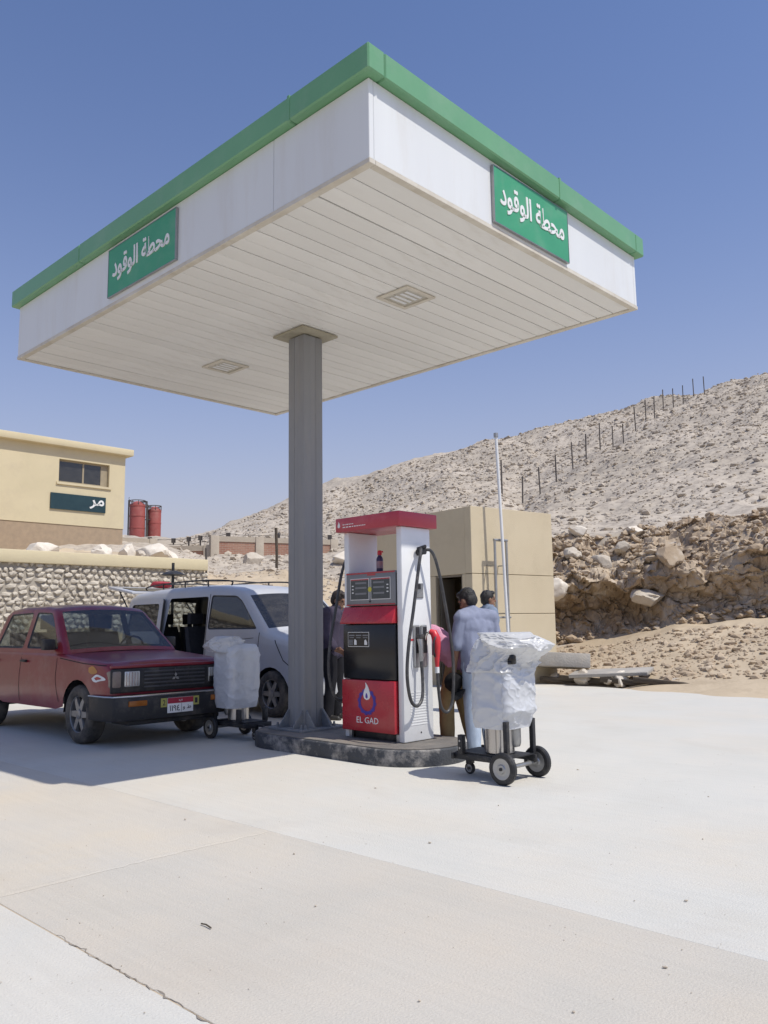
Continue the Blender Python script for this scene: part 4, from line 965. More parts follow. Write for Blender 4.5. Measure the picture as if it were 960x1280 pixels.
def car_wheel(parent, x, y, r, w_, spokes=6, out=-1, steel=False):
    Mx = Matrix.Translation((x, y, r)) @ Matrix.Rotation(PI/2 if out < 0 else -PI/2, 4, 'X')    # local +z points outboard
    b = MB(); b.lathe([(r*.62, -w_/2), (r*.88, -w_/2), (r*.97, -w_*.42), (r, -w_*.3), (r, w_*.3), (r*.97, w_*.42), (r*.9, w_/2), (r*.72, w_*.53), (r*.62, w_*.47)], 40, Mx, True); ty = b.build('wheel', M['tyre'], parent)
    b = MB(); b.lathe([(r*.58, w_*.1), (r*.60, w_*.42), (r*.64, w_*.48), (r*.66, w_*.46), (r*.66, -w_*.45), (r*.58, -w_*.45)], 36, Mx, True); b.build('rim', M['alloy'], ty)
    b = MB(); b.lathe([(r*.6, w_*.02), (.01, w_*.04)], 24, Mx); b.build('brake_disc', M['dark_metal'], ty)
    b = MB()
    for k in range(spokes):
        Mk = Mx @ Matrix.Rotation(2*PI*k/spokes, 4, 'Z')
        b.hexa([Mk @ Vector(p) for p in ((.02, -.045, w_*.18), (r*.6, -.035, w_*.22), (r*.6, .035, w_*.22), (.02, .045, w_*.18))], [Mk @ Vector(p) for p in ((.02, -.04, w_*.40), (r*.6, -.028, w_*.40), (r*.6, .028, w_*.40), (.02, .04, w_*.40))])
    b.build('spokes', M['alloy'], ty)
    b = MB(); b.lathe([(.055, w_*.38), (.055, w_*.44), (.04, w_*.47)], 16, Mx); b.build('hub_cap', M['alloy'], ty)
    return ty
M['tyre'] = pm('dusty tyre', (.05, .048, .045), (.03, .029, .028), scale=9, rough=.85, dirt=(.28, .24, .19), dscale=6, damt=.55, dlo=.4, dhi=.7)
M['alloy'] = pm('dusty alloy', (.33, .33, .33), (.25, .25, .25), scale=7, rough=.4, metal=.6, dirt=(.3, .26, .2), dscale=5, damt=.5)
M['glass'] = glass('tinted car glass', (.50, .55, .55))
M['glass_black'] = glass('cabin darkening glass', (.025, .027, .028))  # nearly opaque tint on the far van panes, put in so the cabin reads dark
M['glass_dark'] = glass('dark car glass', (.13, .145, .145))
M['van_paint'] = pm('silver white paint', (.52, .53, .55), (.48, .49, .51), scale=1.5, rough=.32, spec=.5, coat=.35, dirt=(.50, .44, .35), dscale=1.8, damt=.3, dlo=.5, dhi=.75, inner=(.05, .05, .052))
M['maroon'] = pm('faded red paint', (.235, .012, .022), (.19, .012, .022), scale=1.4, rough=.34, spec=.5, coat=.3, dirt=(.40, .27, .24), dscale=1.6, damt=.35, dlo=.5, dhi=.75, inner=(.05, .045, .045))
M['plastic'] = pm('black bumper plastic', (.02, .021, .023), (.014, .014, .016), scale=5, rough=.55, dirt=(.22, .19, .15), dscale=4, damt=.3)
M['bar'] = pm('grille bar', (.075, .075, .08), (.055, .055, .06), scale=8, rough=.4)
M['seat'] = pm('dark seat cloth', (.045, .045, .05), (.03, .03, .034), scale=20, rough=.9)
M['lens'] = pm('headlamp lens', (.62, .62, .60), (.50, .50, .48), scale=14, rough=.12, spec=.7, metal=.3)
M['amber'] = pm('amber lens', (.35, .12, .02), (.28, .09, .015), scale=10, rough=.2)
def seat(parent, x, y, z, w_=.5):
    b = MB(); b.box(x-.25, x+.25, y-w_/2, y+w_/2, z, z+.16); b.hexa([(x-.32, y-w_/2, z+.1), (x-.18, y-w_/2, z+.1), (x-.18, y+w_/2, z+.1), (x-.32, y+w_/2, z+.1)], [(x-.48, y-w_/2+.03, z+.72), (x-.37, y-w_/2+.03, z+.72), (x-.37, y+w_/2-.03, z+.72), (x-.48, y+w_/2-.03, z+.72)])
    b.box(x-.50, x-.40, y-.13, y+.13, z+.76, z+.95); b.box(x-.46, x-.44, y-.05, y+.05, z+.7, z+.78)
    return b.build('seat', M['seat'], parent, bevel=.03)
def arch(cx, r, z0, n=10):      # semicircle notch, rear to front
    a0 = math.asin(min(1, (z0-.33)/r)) if z0 > .33 else 0
    return [(cx-r*math.cos(a0+(PI-2*a0)*k/n), .33+r*math.sin(a0+(PI-2*a0)*k/n)) for k in range(n+1)]

# ---- silver van, x = 0 at the front axle, nose towards +x; near side is -y
VN = thing('silver_van', 'silver white van with its side door slid open behind the red pickup', 'van', S(-2.40, 2.27, 0), RZ)
vtop = [(.80, .30), (.86, .42), (.87, .62), (.84, .80), (.76, .96), (.50, 1.06), (.20, 1.14), (-.12, 1.23), (-.45, 1.53), (-.74, 1.79), (-.86, 1.86), (-1.1, 1.915), (-1.6, 1.96), (-2.4, 1.985), (-3.4, 1.975), (-4.1, 1.93), (-4.32, 1.85), (-4.40, 1.70), (-4.50, 1.15), (-4.53, .75), (-4.50, .35)]
vbot = [(-3.6, .30)]+arch(-3.08, .39, .36)+[(-2.5, .30), (-.55, .30)]+arch(0, .39, .36)+[(.55, .30)]
def vw(x, z):
    wd_ = .90-(.13*((max(0, z-1.15))/.85)**1.2)-.05*max(0, (.55-z)/.25)**2
    if x > .05: wd_ -= .20*((x-.05)/.82)**2
    if x < -3.9: wd_ -= .06*((-3.9-x)/.6)**2
    return wd_
sh1 = rpoly([(-.33, 1.27), (-.78, 1.70), (-.95, 1.79), (-1.63, 1.82), (-1.63, 1.27)], .06)
door_open = rpoly([(-1.74, .42), (-1.70, 1.0), (-1.72, 1.80), (-2.86, 1.80), (-2.95, 1.1), (-2.90, .42)], .05)
rear_q = rpoly([(-3.05, 1.25), (-3.02, 1.80), (-4.12, 1.77), (-4.22, 1.25)], .06)
mid_f = rpoly([(-1.74, 1.27), (-1.74, 1.82), (-2.88, 1.82), (-2.88, 1.27)], .06)
vb, vyy = shell('body', VN, (M['van_paint'], M['glass']), vtop, vbot, vw, .10, lambda x, z: .05 if z > 1.2 else .07,
    [(sh1, 'd'), (door_open, 'open'), (rear_q, 'd')], lambda x, z: (-.72 < x < -.16 and z > 1.25) or (x < -4.3 and 1.22 < z < 1.78), far_holes=[(sh1, 'g'), (mid_f, 'k'), (rear_q, 'k')])
# open side door, slid back along the flank
dp = rpoly([(-2.98, .42), (-2.93, 1.0), (-2.97, 1.80), (-4.05, 1.80), (-4.18, 1.1), (-4.12, .75), (-3.75, .73), (-3.35, .75), (-3.05, .44)], .05)
dw = rpoly([(-3.07, 1.25), (-3.08, 1.72), (-3.98, 1.72), (-4.08, 1.25)], .06)
V_, F_ = cdt(dens(dp, .09, True), [dw], .14)
b = MB(); nv_ = len(V_)
b.add([(x, -(vw(x, z)+.075), z) for x, z in V_], F_); b.add([(x, -(vw(x, z)+.035), z) for x, z in V_], [f[::-1] for f in F_])
P_ = dens(dp, .09, True); n_ = len(P_)
b.add([(x, -(vw(x, z)+.075), z) for x, z in P_]+[(x, -(vw(x, z)+.035), z) for x, z in P_], [(i, (i+1) % n_, n_+(i+1) % n_, n_+i) for i in range(n_)])
sdr = b.build('sliding_door', M['van_paint'], VN, ang=40)
V2_, F2_ = cdt(dw, [], .2); b = MB(); b.add([(x, -(vw(x, z)+.055), z) for x, z in V2_], F2_); b.build('door_window', M['glass_dark'], sdr)
b = MB(); b.box(-3.2, -3.02, -(vw(-3.1, 1.05)+.10), -(vw(-3.1, 1.05)+.078), 1.03, 1.07); b.build('door_handle', M['van_paint'], sdr, bevel=.008)
# door gaps of the cab door
def gap(pts, name='door_gap', y_off=.0015, wd=.007):
    b = MB(); P = dens(pts, .05, False); n = len(P); v = []
    for i, p in enumerate(P):
        a, c = Vector(P[max(i-1, 0)]), Vector(P[min(i+1, n-1)]); t = (c-a).normalized(); q = Vector((-t.y, t.x))*wd
        for k in (-1, 1): v.append((p[0]+q.x*k, -(vyy(p[0]+q.x*k, p[1]+q.y*k)+y_off), p[1]+q.y*k))
    b.add(v, [(2*i, 2*i+1, 2*i+3, 2*i+2) for i in range(n-1)]); b.build(name, M['void'], VN)
gap([(-.26, 1.22), (-.30, .95), (-.46, .62), (-.5, .36)]); gap([(-1.675, 1.84), (-1.67, 1.2), (-1.68, .38)]); gap([(.10, 1.11), (.28, .82), (.55, .64), (.74, .60)])
gap([(-.40, 1.14), (-1.0, 1.10), (-1.66, 1.09)], 'crease_shade', wd=.004)  # flat black strip, painted in as the shade line of the waist crease
b = MB(); b.box(-1.58, -1.42, -(vw(-1.5, 1.0)+.035), -(vw(-1.5, 1.0)-.005), 1.02, 1.055); b.build('door_handle', M['van_paint'], VN, bevel=.01)
b = MB(); b.box(-4.3, -1.75, -.80, .80, .30, .41); b.box(-1.75, .1, -.80, .80, .30, .40); b.build('floor', M['plastic'], VN)
b = MB(); b.box(-.35, .05, -.72, .72, .60, 1.18); b.box(-.55, -.30, -.72, .72, .95, 1.14); b.build('dashboard', M['seat'], VN, bevel=.05)
for y in (-.42, .42): seat(VN, -1.1, y, .62)
for x in (-2.2, -3.15):
    for y in (-.45, .05, .5): seat(VN, x, y, .60, .46)
b = MB(); b.tube([(-.62+.17*math.cos(t)*.4, .42+.17*math.sin(t), 1.14+.17*math.cos(t)*.9) for t in [2*PI*k/20 for k in range(21)]], .014, 6); b.build('steering_wheel', M['rubber'], VN)
b = MB(); b.box(-.68, -.65, -.11, .11, 1.66, 1.73); b.build('mirror', M['plastic'], VN, bevel=.01)
b = MB(); b.box(-.42, -.30, .90, 1.08, 1.22, 1.44); b.build('wing_mirror', M['van_paint'], VN, bevel=.03)
for x in (0, -3.08):
    for s_ in (-1, 1):
        car_wheel(VN, x, s_*.79, .335, .20, 6, s_)
        b = MB(); n = 12; v = []
        for k in range(n+1):
            t = PI*k/n
            for y in (s_*.86, s_*.55): v.append((x+.40*math.cos(t), y, .33+.40*math.sin(t)))
        b.add(v, [(2*k, 2*k+1, 2*k+3, 2*k+2) for k in range(n)]); b.build('arch_liner', M['plastic'], VN)
b = MB(); b.box(.72, .90, -.70, .70, .33, .60); b.build('bumper', M['van_paint'], VN, bevel=.05)
b = MB(); b.box(.80, .862, -.42, .42, .68, .82); b.build('grille', M['plastic'], VN, bevel=.01)
for s_ in (-1, 1): b = MB(); b.box(.66, .80, s_*.58-.12, s_*.58+.12, .72, .93); b.build('headlight', M['lens'], VN, bevel=.04)
rk = MB()
for s_ in (-1, 1):
    P = [(-1.35, s_*.62, 1.97), (-1.42, s_*.63, 2.05), (-2.5, s_*.64, 2.09), (-3.9, s_*.62, 2.05), (-4.0, s_*.61, 1.98)]
    b = MB(); b.tube(spline(P, 6), .013, 8); b.build('roof_rail', M['dark_metal'], VN)
    for x in (-2.0, -2.7, -3.4): b = MB(); b.cyl((x, s_*.63, 1.97), (x, s_*.635, 2.08), .012, n=6); b.build('rail_foot', M['dark_metal'], VN)
b = MB(); b.tube([(-2.2, -.62, 2.08), (-2.2, 0, 2.10), (-2.2, .62, 2.08)], .012, 6); b.build('cross_bar', M['dark_metal'], VN)
b = MB(); b.tube([(-3.3, -.62, 2.07), (-3.3, 0, 2.09), (-3.3, .62, 2.07)], .012, 6); b.build('cross_bar', M['dark_metal'], VN)
# raised tailgate
tg = MB(); tg.hexa([(-4.38, -.70, 1.93), (-4.38, .70, 1.93), (-5.35, .68, 2.06), (-5.35, -.68, 2.06)], [(-4.38, -.70, 1.98), (-4.38, .70, 1.98), (-5.35, .68, 2.12), (-5.35, -.68, 2.12)])
to = tg.build('tailgate', M['van_paint'], VN, bevel=.02)
b = MB(); b.hexa([(-4.48, -.58, 1.999), (-4.48, .58, 1.999), (-5.0, .56, 2.075), (-5.0, -.56, 2.075)], [(-4.48, -.58, 2.006), (-4.48, .58, 2.006), (-5.0, .56, 2.082), (-5.0, -.56, 2.082)]); b.build('tailgate_glass', M['black'], to)
for s_ in (-1, 1): b = MB(); b.cyl((-4.44, s_*.68, 1.55), (-4.95, s_*.66, 2.03), .014, n=8); b.build('gas_strut', M['dark_metal'], to)
# red bundle and black lamp on the roof
b = MB(); o = link('cloth_bundle', boulder_mesh(77, .34, .22, .07, sub=3, rough=.2), pm('red cloth', (.40, .04, .05), (.3, .03, .04), scale=9, rough=.85, bump=.4, bscale=30)); o.location = S(-6.35, 1.95, 2.10); o.rotation_euler = (0, 0, RZ); tag(o, 'flat red cloth bundle on the rear of the van roof', 'bundle')
rl = thing('post_lamp', 'dark disc shaped lamp on a thin post behind the rear of the van', 'lamp', S(-7.55, 2.9, 0), RZ)
b = MB(); b.cyl((0, 0, 0), (0, 0, 2.62), .03, n=10); b.build('stem', M['dark_metal'], rl)
b = MB(); b.lathe([(.20, 2.36), (.25, 2.375), (.18, 2.42), (.05, 2.46)], 24); b.build('disc', M['dark_metal'], rl)

# ---- red pickup
PK = thing('red_pickup', 'dusty dark red pickup with black bumper parked in the shade at left', 'pickup', S(-2.05, -.90, 0), RZ)
ptop = [(.70, .40), (.74, .52), (.745, .80), (.72, .885), (.64, .925), (.30, .955), (-.50, 1.02), (-.56, 1.03), (-2.70, 1.03), (-2.80, 1.0), (-4.05, .985), (-4.10, .95), (-4.12, .45)]
pbot = [(-3.4, .42)]+arch(-2.75, .40, .40)+[(-2.2, .36), (-.6, .36)]+arch(0, .40, .40)+[(.5, .40)]
def pw(x, z):
    wd_ = .815-.03*max(0, (z-.75)/.28)-.05*max(0, (.6-z)/.3)**2
    if x > .45: wd_ -= .035*((x-.45)/.3)**2
    return wd_
pbody, pyy = shell('body', PK, (M['maroon'], None), ptop, pbot, pw, .055, lambda x, z: .022 if x > -.6 and z > .9 else .0, [], lambda x, z: -2.6 < x < -.6 and z > 1, step=.15, glass_in=.1)
gtop = [(-.40, 1.015), (-.72, 1.29), (-1.00, 1.53), (-1.10, 1.575), (-1.4, 1.605), (-2.1, 1.61), (-2.45, 1.585), (-2.58, 1.53), (-2.76, 1.02)]
def gw(x, z): return .775-.17*max(0, (z-1.0)/.6)
w1 = rpoly([(-.66, 1.07), (-1.04, 1.44), (-1.14, 1.52), (-1.58, 1.535), (-1.58, 1.07)], .04)
w2 = rpoly([(-1.70, 1.07), (-1.70, 1.535), (-2.40, 1.52), (-2.56, 1.07)], .05)
shell('cab', PK, (M['maroon'], M['glass']), gtop, [(-2.0, 1.0), (-1.0, 1.0)], gw, .06, lambda x, z: .035, [(w1, 'g'), (w2, 'g')], lambda x, z: (-.99 < x < -.44) or (x < -2.58 and z > 1.1), step=.14)
def kb(name, mat, *a, bevel=.006, parent=PK):
    b = MB(); b.box(*a); return b.build(name, mat, parent, bevel=bevel)
kb('bed_liner', M['plastic'], -4.0, -2.86, -.70, .70, .98, .995)
gp_ = kb('grille', M['plastic'], .735, .765, -.80, .80, .60, .865, bevel=.012)
for i in range(5): kb('grille_bar', M['bar'], .766, .778, -.40, .40, .645+i*.042, .662+i*.042, bevel=.003, parent=gp_)
for s_ in (-1, 0, 1): kb('grille_bar', M['dark_metal'], .7655, .775, s_*.2-.006, s_*.2+.006, .64, .85, bevel=.002, parent=gp_)
kb('grille_surround', M['maroon'], .70, .755, -.79, .79, .868, .905, bevel=.012)
b = MB()      # three-diamond emblem
for k in range(3):
    a = PI/2+2*PI*k/3; d_ = Vector((math.cos(a), math.sin(a))); n2 = Vector((-d_.y, d_.x))
    P = [Vector((0, 0)), d_*.026+n2*.015, d_*.052, d_*.026-n2*.015]
    b.prism([(p.x, p.y+.745) for p in P], .7785, .784, YZ)
b.build('emblem', M['galv'], gp_)
for s_ in (-1, 1):
    y0, y1 = sorted((s_*.455, s_*.645)); hl = kb('headlight', M['lens'], .74, .778, y0, y1, .665, .835, bevel=.012)
    kb('bezel', M['plastic'], .735, .770, y0-.018, y1+.018, .648, .852, bevel=.01, parent=hl)
    for q in range(5): kb('lens_rib', M['chrome'], .7785, .782, y0+.02+q*.034, y0+.026+q*.034, .675, .825, bevel=0, parent=hl)
    y0, y1 = sorted((s_*.675, s_*.792)); kb('corner_lamp', pm('corner lens', (.26, .21, .18), (.2, .16, .13), scale=10, rough=.2), .62, .770, y0, y1, .655, .845, bevel=.02)
    y0, y1 = sorted((s_*.42, s_*.64)); kb('bumper_indicator', M['amber'], .86, .888, y0, y1, .455, .515, bevel=.006)
bp_ = MB(); bp_.prism([(.70, -.84), (.83, -.80), (.875, -.60), (.885, 0), (.875, .60), (.83, .80), (.70, .84), (.35, .85), (.35, .82), (.66, .80), (.66, -.80), (.35, -.82), (.35, -.85)], .30, .575, XY); bpo = bp_.build('bumper', M['plastic'], PK, bevel=.02)
b = MB(); b.tube([(.36, -.852, .565), (.70, -.845, .565), (.832, -.803, .565), (.878, -.60, .565), (.888, 0, .565), (.878, .60, .565), (.832, .803, .565), (.70, .845, .565), (.36, .852, .565)], .011, 8); b.build('chrome_strip', M['chrome'], bpo)
kb('skid_panel', M['plastic'], .40, .80, -.60, .60, .24, .30, bevel=.02)
lpl = kb('licence_plate', M['letter'], .889, .895, -.17, .17, .35, .52, bevel=.004)
kb('plate_band', pm('red plate band', (.38, .02, .05), (.32, .02, .04), rough=.5), .8952, .8965, -.168, .168, .455, .518, bevel=0, parent=lpl)
MPL = Matrix.Translation((.8952, 0, 0)) @ YZ
ink = pm('plate ink', (.03, .03, .04), rough=.6)
text_part('plate_digits', '\u0661\u0661\u0669\u0664', ink, lpl, .065, .135, Matrix.Translation((.8955, -.075, .402)) @ YZ, .0012, .012)
text_part('plate_letters', '\ufeed \ufec1', ink, lpl, .06, .11, Matrix.Translation((.8955, .085, .402)) @ YZ, .0012, .012)
kb('plate_rule', ink, .8954, .8964, .012, .016, .355, .45, bevel=0, parent=lpl)
text_part('plate_heading', '\ufebe\ufee3'[::-1], M['letter'], lpl, .03, .05, Matrix.Translation((.897, .0, .487)) @ YZ, .0012, .01)
for s_ in (-1, 1):
    y0, y1 = sorted((s_*.175, s_*.25)); st_ = kb('sticker', pm('yellow decal', (.42, .40, .10), (.36, .34, .09), scale=30, rough=.5), .885, .890, y0, y1, .42, .52, bevel=0)
    text_part('sticker_digit', '2' if s_ < 0 else '1', ink, st_, .06, .035, Matrix.Translation((.8905, s_*.212, .47)) @ YZ, .001, .01)
# shut lines on the near flank
for pts_ in ([(-.60, 1.0), (-.58, .70), (-.50, .45)], [(-1.64, 1.0), (-1.64, .40)], [(-2.60, 1.0), (-2.58, .75), (-2.40, .62)], [(.62, .90), (.1, .915), (-.52, .965)]):
    b = MB(); P = dens(pts_, .05, False); n = len(P); v = []
    for i, p in enumerate(P):
        a, c = Vector(P[max(i-1, 0)]), Vector(P[min(i+1, n-1)]); t = (c-a).normalized(); q = Vector((-t.y, t.x))*.005
        for k in (-1, 1): v.append((p[0]+q.x*k, -(pyy(p[0]+q.x*k, p[1]+q.y*k)+.0015), p[1]+q.y*k))
    b.add(v, [(2*i, 2*i+1, 2*i+3, 2*i+2) for i in range(n-1)]); b.build('shut_line', M['void'], PK)
# fender decals
def decal(P, mat, x0, z0):
    b = MB(); Q = spline([(p[0], p[1], 0) for p in P]+[(P[0][0], P[0][1], 0)], 5)[:-1]
    b.add([(x0+p.x, -(pyy(x0+p.x, z0+p.y)+.002), z0+p.y) for p in Q], [tuple(range(len(Q)))]); b.build('fender_decal', mat, PK)
decal([(-.16, .0), (-.05, .045), (.1, .02), (.14, -.01), (.03, -.025), (-.05, -.04), (-.12, -.03)], M['letter'], .50, .755)
decal([(-.10, .0), (-.03, .02), (.06, .0), (-.02, -.012)], M['red'], .50, .757)
decal([(-.12, .02), (-.02, .04), (.10, -.02), (.0, -.05), (-.1, -.03)], pm('orange decal', (.55, .25, .06), rough=.5), .36, .85)
for x in (0, -2.75):
    for s_ in (-1, 1):
        car_wheel(PK, x, s_*.70, .335, .21, 6, s_)
        b = MB(); n = 12; v = []
        for k in range(n+1):
            t = PI*k/n
            for y in (s_*.78, s_*.45): v.append((x+.41*math.cos(t), y, .33+.41*math.sin(t)))
        b.add(v, [(2*k, 2*k+1, 2*k+3, 2*k+2) for k in range(n)]); b.build('arch_liner', M['plastic'], PK)
b = MB(); b.cyl((0, -.6, .32), (0, .6, .32), .045, n=10); b.cyl((-2.75, -.6, .32), (-2.75, .6, .32), .05, n=10); b.build('axle_beam', M['dark_metal'], PK)
kb('underbody', M['plastic'], -3.9, .55, -.45, .45, .36, .55, bevel=.02)
kb('dashboard', M['seat'], -.85, -.45, -.66, .66, .90, 1.09, bevel=.05)
for y in (-.36, .36): seat(PK, -1.30, y, .55, .48)
seat(PK, -2.15, 0, .55, 1.2)
b = MB(); b.tube([(-.92+.16*math.cos(t)*.4, .36+.17*math.sin(t), 1.06+.16*math.cos(t)*.9) for t in [2*PI*k/20 for k in range(21)]], .014, 6); b.build('steering_wheel', M['rubber'], PK)
for s_ in (-1, 1):
    b = MB(); b.box(-.80, -.70, s_*.84-.07, s_*.84+.07, 1.06, 1.19); b.cyl((-.76, s_*.72, 1.07), (-.76, s_*.80, 1.10), .014, n=6); b.build('wing_mirror', M['plastic'], PK, bevel=.02)
    b = MB(); b.tube([(-.47, s_*.10, 1.045), (-.50, s_*.35, 1.06), (-.55, s_*.62, 1.075)], .008, 6); b.build('wiper', M['rubber'], PK)
    for x in (-1.52, -2.45): kb('door_handle', M['plastic'], x-.08, x+.08, *sorted((s_*.80, s_*.835)), .90, .93, bevel=.008)
# ------------------------------------------------------------------ people
def capsule(b, p0, r0, p1, r1, n=14):
    p0, p1 = Vector(p0), Vector(p1); L_ = (p1-p0).length
    if L_ < 1e-5: p1 = p0+Vector((0, 0, 1e-3)); L_ = 1e-3
    q = (p1-p0).to_track_quat('Z', 'Y').to_matrix().to_4x4()
    pr = [(max(1e-4, r0*math.cos(t)), r0*math.sin(t)) for t in [(-PI/2)*(1-k/4) for k in range(5)]]+[(max(1e-4, r1*math.cos(t)), L_+r1*math.sin(t)) for t in [PI/2*k/4 for k in range(5)]]
    b.lathe(pr, n, Matrix.Translation(p0) @ q)
def ellip(b, c, r, rot=(0, 0, 0), n=20):
    from mathutils import Euler
    Mx = Matrix.Translation(c) @ Euler(rot).to_matrix().to_4x4() @ Matrix.Diagonal((*r, 1))
    b.lathe([(max(1e-4, math.cos(t)), math.sin(t)) for t in [-PI/2+PI*k/12 for k in range(13)]], n, Mx)
def fuse(name, b, mat, parent, voxel=.012, it=3, disp=0., dscale=7., seed=0):
    me = bpy.data.meshes.new(name); me.from_pydata(b.v, [], b.f); me.update()
    o = bpy.data.objects.new(name, me); col.objects.link(o)
    r = o.modifiers.new('r', 'REMESH'); r.mode = 'VOXEL'; r.voxel_size = voxel
    s_ = o.modifiers.new('s', 'SMOOTH'); s_.factor = .5; s_.iterations = it
    bpy.context.view_layer.update()
    m2 = bpy.data.meshes.new_from_object(o.evaluated_get(bpy.context.evaluated_depsgraph_get()))
    bpy.data.objects.remove(o); m2.name = name
    if disp:      # cloth folds
        off = Vector((seed, seed*2, 0))
        nr = [v.normal.copy() for v in m2.vertices]
        for v, n_ in zip(m2.vertices, nr):
            p = v.co*dscale+off
            f = 1-2*abs(noise.noise(Vector((p.x*.9+p.z*.2, p.y*.9, p.z*.16)))); f2 = noise.noise(Vector((p.x*2.2, p.y*2.2, p.z*.9)))
            v.co += n_*disp*(f*.55+f2*.25)
    m2.update(); m2.polygons.foreach_set('use_smooth', [True]*len(m2.polygons)); m2.materials.clear()
    return link(name, m2, mat, parent)
def person(label, loc, heading, J, shirt, trouser, skin, hair, shoe, sleeve=.95, seed=0, scale=1., hair_len=0.):
    P = thing('person', label, 'person', loc, heading); P.scale = (scale,)*3
    V = lambda k: Vector(J[k])
    L = lambda a, b_, t: V(a).lerp(V(b_), t)
    body = MB(); sh = MB(); tr = MB()
    # trunk
    capsule(body, V('hip')+Vector((0, -.07, 0)), .105, V('hip')+Vector((0, .07, 0)), .105)
    capsule(body, V('hip'), .115, V('chest'), .12)
    capsule(body, V('chest')+Vector((0, -.07, 0)), .115, V('chest')+Vector((0, .07, 0)), .115)
    capsule(body, V('neck'), .058, V('head')-Vector((0, 0, .05)), .052)
    capsule(sh, V('hip')+Vector((0, -.085, -.04)), .122, V('hip')+Vector((0, .085, -.04)), .122)
    capsule(sh, L('hip', 'chest', .45)+Vector((0, -.08, 0)), .118, L('hip', 'chest', .45)+Vector((0, .08, 0)), .118)
    capsule(sh, V('hip')+Vector((0, 0, .02)), .135, V('chest'), .135)
    capsule(sh, V('chest')+Vector((0, -.085, .0)), .13, V('chest')+Vector((0, .085, 0)), .13)
    capsule(sh, V('shoulder_l'), .084, V('shoulder_r'), .084)
    for q in (-.5, .5): capsule(sh, V('neck').lerp(V('chest'), .45)+Vector((0, q*.2, 0)), .112, V('hip')+Vector((0, q*.17, .05)), .125)
    for s_ in ('l', 'r'): capsule(sh, V('neck')-Vector((0, 0, .02)), .075, V('shoulder_'+s_), .078)
    capsule(sh, V('neck')-Vector((0, 0, .04)), .095, V('neck')+Vector((0, 0, .01)), .07)
    for s_ in ('l', 'r'):
        a, e_, w_ = V('shoulder_'+s_), V('elbow_'+s_), V('wrist_'+s_)
        capsule(body, a, .055, e_, .042); capsule(body, e_, .042, w_, .028)
        capsule(sh, a, .076, a.lerp(e_, min(1, sleeve)), .060)
        if sleeve > 1: capsule(sh, e_, .058, e_.lerp(w_, sleeve-1), .046)
        # hand: palm, four fingers, thumb
        d = (V('hand_'+s_)-w_).normalized(); side = V('fwd_'+s_) if 'fwd_'+s_ in J else Vector((1, 0, 0)); side = (side-d*side.dot(d)).normalized(); nrm_ = d.cross(side)*(1 if s_ == 'l' else -1)
        pc = w_+d*.05
        for k in (-1.2, 0, 1.2): capsule(body, w_+side*.012*k, .019, w_+d*.085+side*.024*k, .014, 8)
        for k, ln in ((-1.5, .06), (-.5, .075), (.5, .08), (1.5, .07)):
            b0 = w_+d*.088+side*.024*k; b1 = b0+d*ln*.5-nrm_*.012; b2 = b1+d*ln*.4-nrm_*.03
            capsule(body, b0, .0095, b1, .009, 8); capsule(body, b1, .009, b2, .008, 8)
        t0 = w_+d*.03+side*.03; t1 = t0+side*.035+d*.03-nrm_*.01; t2 = t1+d*.035-nrm_*.012
        capsule(body, t0, .013, t1, .011, 8); capsule(body, t1, .011, t2, .009, 8)
        hp = V('hip')+Vector((0, .09 if s_ == 'l' else -.09, -.04)); k_, an = V('knee_'+s_), V('ankle_'+s_)
        capsule(body, hp, .085, k_, .055); capsule(body, k_, .052, an, .036)
        capsule(tr, hp+Vector((0, 0, .02)), .115, k_, .082); capsule(tr, k_, .080, an+Vector((0, 0, -.02)), .072)
    capsule(tr, V('hip')+Vector((0, -.06, 0)), .115, V('hip')+Vector((0, .06, 0)), .115)
    # head
    hc = V('head'); pit = J.get('pitch', 0.); yaw = J.get('yaw', 0.)
    Rm = Matrix.Rotation(yaw, 3, 'Z') @ Matrix.Rotation(pit, 3, 'Y')
    H_ = lambda x, y, z: hc+Rm @ Vector((x, y, z))
    rt = (0, pit, yaw)
    ellip(body, H_(-.012, 0, .025), (.094, .075, .098), rt); ellip(body, H_(.025, 0, -.045), (.062, .056, .075), rt)
    capsule(body, H_(.085, 0, .01), .012, H_(.105, 0, -.025), .016, 8)
    ellip(body, H_(.078, 0, -.07), (.02, .028, .014), rt); ellip(body, H_(.07, 0, -.105), (.026, .028, .02), rt)
    capsule(body, H_(.078, -.035, .028), .014, H_(.078, .035, .028), .014, 8)
    for s_ in (-1, 1): ellip(body, H_(-.005, s_*.078, -.01), (.022, .010, .034), (rt[0], rt[1]+.2, rt[2]+s_*.25))
    fuse('body', body, skin, P, .0085, 2)
    for s_ in (-1, 1):
        e_ = MB(); ellip(e_, H_(.0755, s_*.031, .004), (.011, .014, .008), rt); e_.build('eye', M['eye'], P)
    hr = MB(); ellip(hr, H_(-.022, 0, .042), (.098, .083, .096), rt); ellip(hr, H_(-.05, 0, -.005-hair_len*.5), (.065, .074, .085+hair_len*.5), rt); ellip(hr, H_(.045, 0, .095), (.045, .06, .03), rt)
    ho = fuse('hair', hr, hair, P, .009, 1, .010, 30, seed)
    sh.tube([V('neck')+Vector((.066*math.cos(t), .068*math.sin(t), .025+.012*math.cos(t))) for t in [2*PI*k/16 for k in range(17)]], .017, 8)
    fuse('shirt', sh, shirt, P, .0105, 6, .024, 9, seed+1)
    fuse('trousers', tr, trouser, P, .013, 3, .014, 8, seed+4)
